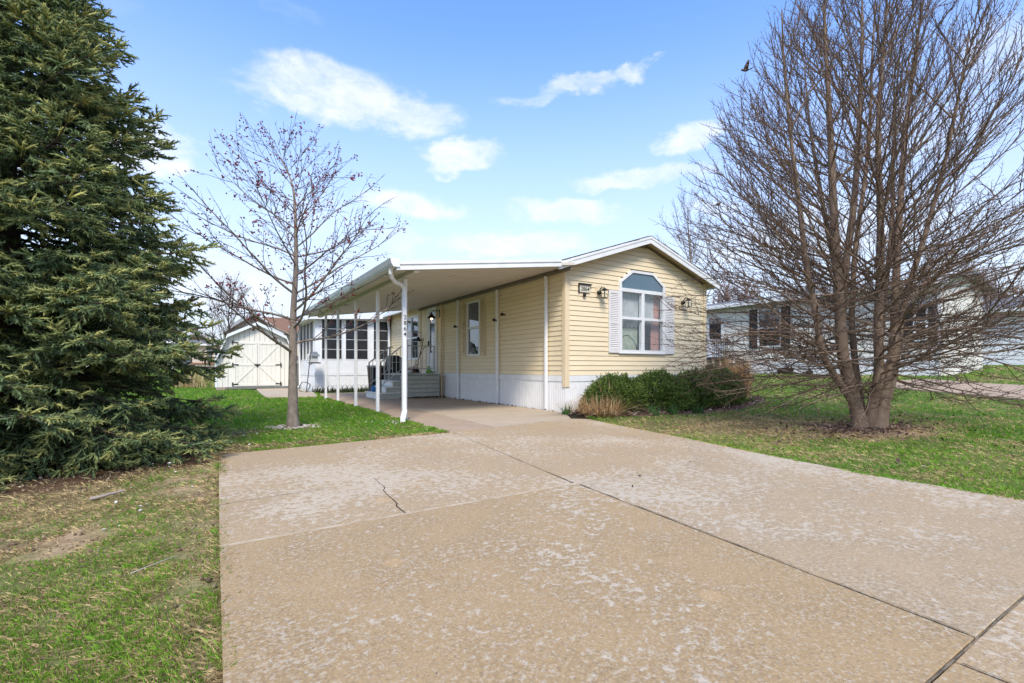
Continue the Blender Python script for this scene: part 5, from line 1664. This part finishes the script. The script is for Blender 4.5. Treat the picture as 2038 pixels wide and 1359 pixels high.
# ------------------------------------------------------------------ spruce
spruce = thing('spruce_tree', SPRUCE, 'tall dense spruce with drooping branches at the left edge', 'tree')
rr = random.Random(3)
tb = Tubes(); zz = np.linspace(-.1, 7.8, 30)
tb.add(np.stack([SPRUCE[0] + .03 * np.sin(zz), SPRUCE[1] + .03 * np.cos(zz * 1.3), zz], 1), .125 * (1 - zz / 8.2) + .01, 10)
tb.build('trunk', MT['bark_spruce'], spruce)
bt = Tubes(); SP = []; SD = []; SL = []; ST = []
def Rz(h): return float(np.interp(h, [0, .5, 1.5, 2.4, 3.0, 4.3, 5.0, 5.7, 7.6], [2.15, 2.22, 1.98, 1.76, 1.52, 1.08, .78, .56, .05]))
h = .34; az = 0
while h < 7.5:
    nb_ = 9 if h < 5.6 else 6
    for k in range(nb_):
        a = az + k * 2 * math.pi / nb_ + rr.gauss(0, .14)
        hh = h + rr.gauss(0, .10)
        Lb = Rz(max(0, min(7.6, hh))) * rr.uniform(.76, 1.06)
        e = R(-12 + 34 * (hh / 9) + rr.gauss(0, 8))
        ho = np.array([math.cos(a), math.sin(a), 0]); la = np.array([-math.sin(a), math.cos(a), 0])
        n = max(5, int(Lb / .11))
        s = np.linspace(0, 1, n + 1)
        bend = rr.gauss(0, .06)
        zz = hh + Lb * (s * math.tan(e) - .16 * s ** 2 * (1.1 - hh / 9) + .13 * s ** 4)
        zz = np.maximum(zz, .05 + .05 * rr.random())
        pts = np.array([SPRUCE[0], SPRUCE[1], 0]) + ho * (s * Lb)[:, None] + la * (bend * Lb * s ** 2)[:, None]; pts[:, 2] = zz
        bt.add(pts, .022 * (Lb / 2.5) * (1 - s * .85) + .003, 5)
        for i in range(1, n + 1):
            u = s[i]
            t = unit(pts[i] - pts[i - 1])
            if u < .18: continue
            for sd_ in (-1, 1):
                if rr.random() < .10: continue
                ln = min(.62, .50 * (1 - u) * Lb + .16) * rr.uniform(.75, 1.15)
                d = rot_about(t, UPV, sd_ * R(rr.uniform(42, 62))); d[2] += rr.gauss(-.13, .24); d = unit(d)
                m_ = max(2, int(ln / .078))
                q = pts[i] + d * (np.linspace(0, ln, m_ + 1))[:, None]
                q[:, 2] += -.10 * np.linspace(0, 1, m_ + 1) ** 2 * ln + .05 * np.linspace(0, 1, m_ + 1) ** 4 * ln
                if m_ >= 3: bt.add(q[::2] if m_ > 3 else q[[0, -1]], np.linspace(.006, .003, len(q[::2]) if m_ > 3 else 2), 3)
                for j in range(1, m_ + 1):
                    if u < .35 and rr.random() < .5: continue
                    dd_ = unit(q[j] - q[j - 1])
                    for s2 in (-1, 1):
                        if j < m_ and rr.random() < .28: continue
                        x = rot_about(dd_, UPV, s2 * R(rr.uniform(25, 55))); x[2] += rr.uniform(-.45, .32)
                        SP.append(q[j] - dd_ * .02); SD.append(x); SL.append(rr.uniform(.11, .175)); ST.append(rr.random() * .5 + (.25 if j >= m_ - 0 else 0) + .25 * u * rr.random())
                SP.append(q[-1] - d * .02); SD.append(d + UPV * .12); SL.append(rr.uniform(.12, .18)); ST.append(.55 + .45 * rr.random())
        # leader shoots at the branch end point up and out
        for w_ in range(3):
            x = rot_about(unit(pts[-1] - pts[-2]), UPV, R((w_ - 1) * 38)) + UPV * rr.uniform(.1, .45)
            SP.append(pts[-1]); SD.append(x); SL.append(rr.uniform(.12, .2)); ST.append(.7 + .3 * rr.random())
        for i in range(int(n * .4), n):
            if rr.random() < .5:
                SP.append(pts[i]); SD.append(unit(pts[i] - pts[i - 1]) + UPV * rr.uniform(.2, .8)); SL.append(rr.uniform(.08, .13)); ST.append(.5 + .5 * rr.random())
    az += .37
    h += .165 if h < 5.6 else .35
bt.build('branches', MT['bark_spruce'], spruce, kind='stuff')
# one shoot: a slim core with needles all round
pv = []; pf = []
r2 = random.Random(9)
for k in range(3):
    a = k * 2.094; pv.append((0, .05 * math.cos(a), .05 * math.sin(a)))
for k in range(3):
    a = k * 2.094 + .5; pv.append((.6, .075 * math.cos(a), .075 * math.sin(a)))
pv.append((1.0, 0, 0))
for k in range(3):
    j = (k + 1) % 3
    pf += [(k, j, 3 + j), (k, 3 + j, 3 + k), (3 + k, 3 + j, 6)]
for k in range(11):
    t = .04 + .92 * k / 11; a = k * 2.4 + r2.random() * .5
    w = .038
    c = np.array([t, .03 * math.cos(a), .03 * math.sin(a)])
    ln = .19
    e = c + np.array([ln * .75, ln * math.cos(a) * .85, ln * math.sin(a) * .85])
    sx = np.array([w, -w * math.sin(a) * .9, w * math.cos(a) * .9])
    b = len(pv); pv += [tuple(c - sx), tuple(c + sx), tuple(e)]; pf.append((b, b + 1, b + 2))
pv = np.array(pv); pf = np.array(pf)
SP = np.array(SP); SD = np.array(SD); SL = np.array(SL); ST = np.clip(np.array(ST), 0, 1)
V, F = instances(pv, pf, SP, SD, RNG.normal(size=SP.shape), np.stack([SL, np.full(len(SL), .175), np.full(len(SL), .175)], 1))
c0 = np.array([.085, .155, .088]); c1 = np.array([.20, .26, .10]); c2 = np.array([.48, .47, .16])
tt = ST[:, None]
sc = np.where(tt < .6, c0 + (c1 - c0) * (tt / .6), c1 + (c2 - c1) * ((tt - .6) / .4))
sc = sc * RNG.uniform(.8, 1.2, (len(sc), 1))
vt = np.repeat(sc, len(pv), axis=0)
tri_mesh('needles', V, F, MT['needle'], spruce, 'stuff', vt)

# ------------------------------------------------------------------ yew bushes in front of the gable
pv = []; pf = []
for k in range(9):
    t = k / 9; a = (-1) ** k * R(50); r_ = k * 2.0
    c = np.array([t, 0, 0]); e = c + np.array([.34 * math.cos(a), .34 * math.sin(a), .12 * math.sin(r_)])
    sx = np.array([.09, .03, .08 * math.cos(r_)])
    b = len(pv); pv += [tuple(c - sx), tuple(c + sx), tuple(e)]; pf.append((b, b + 1, b + 2))
pv = np.array(pv); pf = np.array(pf)
def bush(cx, cy, rx, ry, hz, seed, label, n=3300):
    t = thing('yew_bush', (cx, cy, 0), label, 'bush', 'clipped yews below the front window')
    g = np.random.default_rng(seed)
    d = g.normal(size=(n, 3)); d[:, 2] = np.abs(d[:, 2]) * 1.0 - .12 * g.random(n); d /= np.linalg.norm(d, axis=1)[:, None]
    lump = .80 + .42 * fbm(d[:, 0] * 2.6 + seed, d[:, 1] * 2.6 + d[:, 2] * 2.3, seed, 3)
    rad = lump * (1 - .32 * g.random(n) ** 2.2)
    P = np.stack([cx + d[:, 0] * rx * rad, cy + d[:, 1] * ry * rad, .08 + np.maximum(d[:, 2], -.05) * hz * rad + .10 * g.random(n)], 1)
    D = d + g.normal(0, .55, d.shape) + UPV * .45
    V, F = instances(pv, pf, P, D, g.normal(size=D.shape), g.uniform(.08, .15, n))
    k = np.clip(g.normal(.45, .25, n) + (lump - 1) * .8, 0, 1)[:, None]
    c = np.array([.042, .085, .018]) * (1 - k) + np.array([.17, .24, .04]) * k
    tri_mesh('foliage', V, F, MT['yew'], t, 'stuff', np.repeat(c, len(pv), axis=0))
    tb = Tubes(); r3 = random.Random(seed)
    for q in range(26):
        a = r3.uniform(0, 6.28); e = r3.uniform(.3, 1.4)
        tip = np.array([cx + rx * .72 * math.cos(a) * math.cos(e), cy + ry * .72 * math.sin(a) * math.cos(e), .1 + hz * .8 * math.sin(e)])
        tb.add(np.array([[cx, cy, -.02], (np.array([cx, cy, .1]) + tip) / 2 + [0, 0, -.05], tip]), [.018, .012, .005], 4)
    tb.build('branches', MT['bark_spruce'], t, kind='stuff')
bush(.92, -.62, .72, .60, .62, 1, 'dark green yew bush at the left end, behind the dry grass tuft')
bush(2.02, -.85, .80, .66, .66, 2, 'broad yew bush below the left half of the front window')
bush(3.25, -.85, .78, .66, .69, 3, 'yellowish green yew bush below the right shutter')
bush(4.45, -.55, .82, .62, .73, 4, 'yew bush before the right corner of the gable front')
bush(5.2, -.25, .60, .58, .70, 5, 'small dark yew bush at the right end by the tall reeds', 2400)

# ------------------------------------------------------------------ strips: ornamental grasses, sprouts, lawn
def strips(P, az, lean, H, W, seg=4, curl=.5):
    """curved tapering blades: returns V, F (quads)"""
    n = len(P); s = np.linspace(0, 1, seg + 1)
    dx, dy = np.cos(az), np.sin(az)
    off = (lean * H)[:, None] * (s + curl * s ** 2.5)[None]
    zz = H[:, None] * (s - .30 * curl * (lean / .6)[:, None] * s ** 3)
    cxn = P[:, 0:1] + dx[:, None] * off; cyn = P[:, 1:2] + dy[:, None] * off; czn = P[:, 2:3] + zz
    w = W[:, None] * (1 - s ** 1.6 * .92)[None] * .5
    sx, sy = -dy[:, None] * w, dx[:, None] * w
    A = np.stack([cxn - sx, cyn - sy, czn], -1); B = np.stack([cxn + sx, cyn + sy, czn], -1)
    V = np.stack([A, B], 2).reshape(n, -1, 3)
    k = np.arange(seg)
    f = np.stack([2 * k, 2 * k + 1, 2 * k + 3, 2 * k + 2], 1)
    F = f[None] + (np.arange(n) * 2 * (seg + 1))[:, None, None]
    return V.reshape(-1, 3), F.reshape(-1, 4), 2 * (seg + 1)
def grass_clump(name, c, r, n, H, W, lean, cols, label, seed, group=None, flop=0):
    g = np.random.default_rng(seed)
    t = thing(name, c, label, 'ornamental grass', group)
    a = g.random(n) * 2 * math.pi; q = r * np.sqrt(g.random(n))
    P = np.stack([c[0] + q * np.cos(a), c[1] + q * np.sin(a), np.full(n, c[2] - .01)], 1)
    az = a + g.normal(0, .5, n)
    ln = np.abs(g.normal(lean * .5, lean * .5, n))
    if flop: ln[:int(n * flop)] = g.uniform(.9, 2.2, int(n * flop))
    V, F, k = strips(P, az, ln, g.uniform(H[0], H[1], n), g.uniform(W * .6, W * 1.4, n), 4, .6)
    cc = np.array(cols)[g.integers(0, len(cols), n)] * g.uniform(.75, 1.25, (n, 1))
    me = np_mesh('blades', V - np.array(c), F); set_tint(me, np.repeat(cc, k, axis=0))
    link_mesh('blades', me, MT['litter'], t, 'stuff')
TAN = [(.72, .52, .28), (.80, .62, .36), (.60, .38, .19)]
ORA = [(.62, .34, .14), (.72, .44, .20), (.52, .28, .12), (.66, .47, .26)]
grass_clump('dry_grass', (.22, -.92, 0), .38, 1100, (.18, .52), .013, .7, TAN + [(.30, .17, .12)], 'dry tan grass tuft in front of the left yew bush', 1, flop=.25)
g0 = grass_clump('dry_stalks', (.55, -.78, 0), .2, 26, (.55, .86), .02, .22, TAN, 'upright cut tan stalks standing behind the dry grass tuft', 2)
grass_clump('reed_grass', (6.3, -.02, tz(6.3, -.02)), .34, 900, (.7, 1.5), .018, .22, ORA, 'tall orange brown reed grass at the right corner of the house', 3)
p = px(380, 765, 24); grass_clump('dry_grass', (p[0], p[1], tz(p[0], p[1])), .7, 420, (.4, 1.15), .02, .6, TAN + [(.5, .42, .22)], 'pale dry grass clump left of the shed beside the spruce', 4)
p = px(408, 772, 23); grass_clump('dry_grass', (p[0], p[1], tz(p[0], p[1])), .5, 60, (.5, 1.2), .018, .8, [(.42, .40, .15), (.5, .42, .22)], 'sparse arching yellow grass against the shed corner', 5)
GRN = [(.06, .17, .03), (.09, .22, .05), (.05, .14, .04)]
for i, (x, y, lab) in enumerate(((1.15, -1.55, 'green bulb sprouts before the left yew bushes'), (1.62, -1.62, 'green bulb sprouts just right of the first sprout clump'),
                                 (2.3, -1.72, 'small bluish sprouts below the middle yew'), (6.15, -.55, 'green sprouts at the right end of the mulch bed'), (-.28, -.42, 'green tuft at the skirting corner by the carport'))):
    grass_clump('bulb_sprouts', (x, y, 0.01), .12, 60, (.10, .26), .016, .5, GRN, lab, 20 + i)
g = np.random.default_rng(8)
n = 900
P = np.stack([g.uniform(-3.3, -.5, n), g.uniform(11.75, 12.25, n), np.full(n, -.01)], 1)
V, F, k = strips(P, g.random(n) * 6.28, g.uniform(.1, .8, n), g.uniform(.06, .24, n), g.uniform(.012, .03, n), 3)
me = np_mesh('border_plants', V, F); set_tint(me, np.repeat(np.array([(.05, .09, .02), (.03, .05, .02), (.12, .09, .04)])[g.integers(0, 3, n)], k, axis=0))
tag(link_mesh('border_plants', me, MT['litter']), kind='stuff')

# lawn blades: finer and denser where one can see them singly
g = np.random.default_rng(12)
NC = 1350000
th = g.uniform(-1.02, 1.02, NC); dist = 1.25 * (48 / 1.25) ** (g.random(NC) ** 1.2)
lat = dist * np.sin(th); dep = dist * np.cos(th)
X = CAM[0] + RIGHT[0] * lat + FWD[0] * dep; Y = CAM[1] + RIGHT[1] * lat + FWD[1] * dep
ok = ~inside(DRIVE + 0, X, Y) & ~inside(BED, X, Y) & ~inside(PAD, X, Y)
ok &= ~((X > -.1) & (X < 4.95) & (Y > -.1) & (Y < 20)) & ~((X > -3.3) & (X < 0) & (Y > 8.5) & (Y < 17)) & ~((X > -5.2) & (X < -3.2) & (Y > 9.0) & (Y < 16.4))
ok &= ~((X > NX - .1) & (X < NX + 4.4) & (Y > NB0)) & ~((X > -6.6) & (X < -3.3) & (Y > 16.3) & (Y < 20))
X, Y, dist = X[ok], Y[ok], dist[ok]
b_ = bare(X, Y); keep = g.random(len(X)) > b_ * .93
# tufted growth: thin it between tufts
tuft = fbm(X * 7, Y * 7, 61, 3)
keep &= g.random(len(X)) < np.clip(.35 + 2.2 * (tuft - .3), .15, 1)
X, Y, dist, tuft = X[keep], Y[keep], dist[keep], tuft[keep]
n = len(X)
# blades that creep over the concrete edges, in patches
ex, ey = [], []
for i in range(len(DRIVE)):
    p0, p1 = DRIVE[i - 1], DRIVE[i]
    if max(p0[0], p1[0]) > -.3 and min(p0[1], p1[1]) > -1.2: continue
    ln = np.linalg.norm(p1 - p0); m_ = int(ln * 900)
    t_ = g.random(m_)[:, None]; nn_ = np.array([-(p1 - p0)[1], (p1 - p0)[0]]) / ln
    q_ = p0 + (p1 - p0) * t_ + nn_ * g.normal(0, .022, m_)[:, None]
    ex.append(q_[:, 0]); ey.append(q_[:, 1])
ex, ey = np.concatenate(ex), np.concatenate(ey)
k_ = (fbm(ex * 2.3, ey * 2.3, 91) > .45) & (ey > -9)
ex, ey = ex[k_], ey[k_]
X = np.concatenate([X, ex]); Y = np.concatenate([Y, ey]); dist = np.hypot(X - CAM[0], Y - CAM[1]); tuft = np.concatenate([tuft, np.full(len(ex), .75)]); n = len(X)
dr_ = dry(X, Y)
big = np.maximum(1, dist / 3.2)
isdry = g.random(n) < np.maximum(dr_, bare(X, Y) * 1.2)
H = g.uniform(.014, .034, n) * big ** .35 * (.6 + .9 * tuft) * np.where(isdry, .8, 1.0)
back = (X < -3) & (Y > -2)
H = H * np.where(back, 1.15, 1.0)
W = g.uniform(.0017, .0032, n) * big ** .95
lean = np.where(isdry, g.uniform(.5, 2.6, n), np.abs(g.normal(.45, .4, n)))
az = g.random(n) * 6.283
zg = tz(X, Y) - .024
dx, dy = np.cos(az), np.sin(az)
tx = X + dx * H * lean; ty = Y + dy * H * lean
A = np.stack([X - dy * W / 2, Y + dx * W / 2, zg], 1); B = np.stack([X + dy * W / 2, Y - dx * W / 2, zg], 1)
C = np.stack([X + dx * H * lean * .45 + dy * W * .35, Y + dy * H * lean * .45 - dx * W * .35, zg + H * .66], 1)
T = np.stack([tx, ty, zg + H * np.where(lean > 1.2, .8, 1.0)], 1)
V = np.stack([A, B, C, T], 1).reshape(-1, 3)
F = (np.arange(n) * 4)[:, None] + np.array([[0, 1, 2, 3]])
gr1, gr2, st1 = np.array([.10, .28, .018]), np.array([.26, .42, .045]), np.array([.58, .44, .22])
u = np.clip(fbm(X * 1.7, Y * 1.7, 71) * 1.6 - .35 + g.normal(0, .18, n), 0, 1)[:, None]
cc = gr1 * (1 - u) + gr2 * u
cc = np.where(isdry[:, None], st1 * g.uniform(.55, 1.25, (n, 1)), cc * g.uniform(.75, 1.25, (n, 1)))
me = np_mesh('grass', V, F); set_tint(me, np.repeat(cc, 4, axis=0))
tag(link_mesh('grass', me, MT['blade']), kind='stuff')

# ------------------------------------------------------------------ dry leaves, petals, stones, sticks
LEAF = (np.array([(-.5, 0, 0), (0, .3, .10), (.5, 0, .04), (0, -.3, .12)], float), np.array([(0, 1, 2, 3)]))
def scatter(name, P, size, cols, seed, flat=.5, material=None, label=None):
    g = np.random.default_rng(seed); n = len(P)
    D = g.normal(size=(n, 3)); D[:, 2] *= flat
    U = np.tile(UPV, (n, 1)) + g.normal(0, flat, (n, 3))
    V, F = instances(LEAF[0], LEAF[1], P, D, U, g.uniform(size[0], size[1], n))
    me = np_mesh(name, V, F); set_tint(me, np.repeat(np.array(cols)[g.integers(0, len(cols), n)] * g.uniform(.7, 1.2, (n, 1)), 4, axis=0))
    return tag(link_mesh(name, me, material or MT['litter']), kind='stuff')
BRN = [(.20, .12, .085), (.28, .18, .13), (.12, .07, .05), (.34, .25, .19), (.10, .055, .05)]
g = np.random.default_rng(30)
n = 900
a = g.random(n) * 6.28; q = np.abs(g.normal(0, .55, n)) + .12
P = np.stack([PEAR[0] - .15 + q * np.cos(a) * 1.7, PEAR[1] + .0 + q * np.sin(a) * .8, np.full(n, .012) + .02 * g.random(n)], 1)
scatter('leaf_litter', P, (.03, .085), BRN, 31)
n = 1500
Q = np.stack([g.uniform(-3.2, 13, n), g.uniform(-8, 1, n)], 1); Q = Q[~inside(DRIVE, Q[:, 0], Q[:, 1]) & ~inside(PAD, Q[:, 0], Q[:, 1])][:420]
scatter('leaf_litter', np.stack([Q[:, 0], Q[:, 1], tz(Q[:, 0], Q[:, 1]) + .006 + .015 * g.random(len(Q))], 1), (.03, .08), BRN, 32)
n = 5200
Q = np.stack([g.uniform(-.6, 7.4, n), g.uniform(-1.9, 1.2, n)], 1); Q = Q[inside(BED, Q[:, 0], Q[:, 1])]
scatter('mulch', np.stack([Q[:, 0], Q[:, 1], tz(Q[:, 0], Q[:, 1]) + .015 + .03 * g.random(len(Q))], 1), (.03, .10), BRN + [(.42, .35, .29), (.16, .09, .075)], 33)
n = 260
P = np.stack([g.uniform(-2.0, -.1, n), PY0 - .05 - np.abs(g.normal(0, .09, n)), .012 + .04 * g.random(n)], 1)
P2 = np.stack([-.12 - np.abs(g.normal(0, .06, 90)), g.uniform(.2, 6.3, 90), .012 + .02 * g.random(90)], 1)
scatter('leaf_litter', np.concatenate([P[P[:, 0] > -1.2], P2]), (.03, .08), [(.07, .04, .035), (.10, .06, .045), (.16, .09, .07)], 34)
n = 170
Q = np.stack([g.uniform(-9, -3.7, n), g.uniform(-4.5, 6, n)], 1); Q = Q[~inside(DRIVE, Q[:, 0], Q[:, 1])]
scatter('petals', np.stack([Q[:, 0], Q[:, 1], np.full(len(Q), .006) + .014 * g.random(len(Q))], 1), (.018, .045), [(.75, .74, .70), (.7, .66, .55)], 35)
n = 60
Q = np.stack([SPRUCE[0] + g.uniform(-.6, 3.4, n), SPRUCE[1] + g.uniform(-3.6, -1.6, n)], 1); Q = Q[~inside(DRIVE, Q[:, 0], Q[:, 1])]
scatter('petals', np.stack([Q[:, 0], Q[:, 1], np.full(len(Q), -.002) + .012 * g.random(len(Q))], 1), (.015, .04), [(.75, .74, .70)], 36)
n = 900
Q = np.stack([g.uniform(-10, -6.75, n), g.uniform(-8, -2, n)], 1)
scatter('straw', np.stack([Q[:, 0], Q[:, 1], np.full(len(Q), -.008) + .014 * g.random(len(Q))], 1), (.008, .02), [(.40, .31, .18), (.30, .2, .12), (.22, .13, .09)], 38, .25)
n = 26
Q = np.stack([g.uniform(-6.4, -1.6, n), g.uniform(-7.6, 4, n)], 1)
scatter('crumbs', np.stack([Q[:, 0], Q[:, 1], np.full(len(Q), .006)], 1), (.012, .035), [(.05, .035, .03), (.08, .05, .04), (.6, .58, .54)], 37)
n = 9000
Q = np.stack([g.uniform(-10.5, -6.70, n), g.uniform(-8.2, -1.2, n)], 1)
w_ = bare(Q[:, 0], Q[:, 1]); Q = Q[g.random(n) < w_]
ico0 = np.array([(1, 0, 0), (-.9, .1, 0), (0, 1, 0), (.1, -.9, 0), (0, 0, .8), (0, 0, -.6)], float)
icf0 = np.array([(0, 2, 4), (2, 1, 4), (1, 3, 4), (3, 0, 4), (2, 0, 5), (1, 2, 5), (3, 1, 5), (0, 3, 5)])
P = np.stack([Q[:, 0], Q[:, 1], np.full(len(Q), -.018) + .006 * g.random(len(Q))], 1)
V, F = instances(ico0, icf0, P, g.normal(size=P.shape), g.normal(size=P.shape), g.gamma(2.0, .0035, len(P)))
o = tri_mesh('soil_crumbs', V, F, MT['litter'], None, 'stuff', np.repeat(np.array([(.30, .21, .13), (.20, .13, .085), (.40, .30, .20), (.13, .085, .055)])[g.integers(0, 4, len(P))], 6, axis=0))
# white stones ringed round the young maple
st_ = []
for i in range(110):
    a = g.random() * 6.28; q = .13 + abs(g.normal(0, .13)); st_.append((MAPLE[0] + q * math.cos(a) * 1.25, MAPLE[1] + q * math.sin(a), -.004))
for i in range(26):
    st_.append((-3.85 + g.normal(0, .16), .05 + g.normal(0, .10), -.006))
st_ = np.array(st_)
ico = np.array([(0, 0, 1), (.89, 0, .45), (.28, .85, .45), (-.72, .53, .45), (-.72, -.53, .45), (.28, -.85, .45), (.72, .53, -.45), (-.28, .85, -.45), (-.89, 0, -.45), (-.28, -.85, -.45), (.72, -.53, -.45), (0, 0, -1)]) * [1, .7, .5]
icf = np.array([(0, 1, 2), (0, 2, 3), (0, 3, 4), (0, 4, 5), (0, 5, 1), (1, 6, 2), (2, 7, 3), (3, 8, 4), (4, 9, 5), (5, 10, 1), (2, 6, 7), (3, 7, 8), (4, 8, 9), (5, 9, 10), (1, 10, 6), (11, 7, 6), (11, 8, 7), (11, 9, 8), (11, 10, 9), (11, 6, 10)])
D = g.normal(size=st_.shape); D[:, 2] *= .1
V, F = instances(ico, icf, st_, D, np.tile(UPV, (len(st_), 1)), g.uniform(.015, .042, len(st_)))
tri_mesh('pebbles', V, F, MT['stone'], None, 'stuff', smooth=False)
def stick(pts, r, label, m=MT['wood']):
    tb = Tubes(); tb.add(np.array(pts), np.linspace(r, r * .6, len(pts)), 6)
    tag(tb.build('stick', m), label, 'stick')
p = at((215 - 1019) / 960 * 3.72, 3.72, .01)
stick([p + np.array([-.10, -.05, 0]), p + np.array([-.04, -.03, .004]), p + np.array([.0, .0, .010]), p + np.array([.05, .05, .008]), p + np.array([.09, .06, .018])], .015, 'thick broken tan stick lying at the edge of the spruce shade')
p = at((305 - 1019) / 960 * 2.4, 2.4, .012)
stick([p - RIGHT.tolist()[0] * np.array([.1, .06, 0]), p + np.array([.0, .01, .005]), p + np.array([.09, .08, .006])], .0028, 'thin pale straw twig on the foreground lawn beside the concrete', MT['stone'])

# ------------------------------------------------------------------ birds
def bird(c, heading, label, flying, s=1.0):
    t = thing('bird', c, label, 'bird')
    c = np.array(c); f = np.array(heading) / np.linalg.norm(heading); sd_ = unit(np.cross(UPV, f)); up = np.cross(f, sd_)
    tb = Tubes()
    prof = [(-.062, .004), (-.05, .012), (-.03, .022), (0, .027), (.025, .024), (.04, .016), (.052, .018), (.064, .015), (.072, .006), (.086, .001)]
    tb.add(np.array([c + f * a * s + up * (.006 if a > .04 else 0) * s for a, r_ in prof]), [r_ * s for a, r_ in prof], 10)
    V = []; F = []
    def plate(P, th):
        b = sum(len(v) for v in tb.V)
        nrm = unit(np.cross(P[1] - P[0], P[2] - P[0])) * th
        tb.raw(np.array([p - nrm for p in P] + [p + nrm for p in P]), np.array([(0, 1, 2, 3), (7, 6, 5, 4), (0, 4, 5, 1), (1, 5, 6, 2), (2, 6, 7, 3), (3, 7, 4, 0)]))
    plate([c - f * .05 * s + sd_ * .012 * s, c - f * .05 * s - sd_ * .012 * s, c - f * .115 * s - sd_ * .026 * s + up * .018 * s, c - f * .115 * s + sd_ * .026 * s + up * .018 * s], .002)
    if flying:
        for k, lean in ((1, .15), (-1, -.55)):
            a = c + sd_ * k * .02 * s
            m1 = a + up * .065 * s + sd_ * k * .03 * s + f * lean * .02 * s
            plate([a + f * .03 * s, a - f * .028 * s, m1 - f * (.05 - lean * .02) * s, m1 + f * .012 * s], .003)
            m2 = m1 + up * .06 * s + sd_ * k * .012 * s - f * .02 * s
            plate([m1 + f * .0119 * s, m1 - f * (.05 - lean * .02) * s, m2 - f * .03 * s, m2 - f * .005 * s], .002)
    tb.build('bird_body', MT['birdbrown'], t, smooth=False)
bird(px(1484, 139, 9.2), np.array([-RIGHT[0], -RIGHT[1], -.12]), 'small brown bird flying with raised wings left of the big tree', True, 1.15)
bird(px(1429, 406, 7.6), np.array([RIGHT[0], RIGHT[1], .5]), 'small dark bird perched on a twig at the big tree left edge', False, .75)
bird(px(1606, 282, 7.7), np.array([-RIGHT[0], -RIGHT[1], .7]), 'small grey bird perched upright among the upper twigs of the big tree', False, .8)
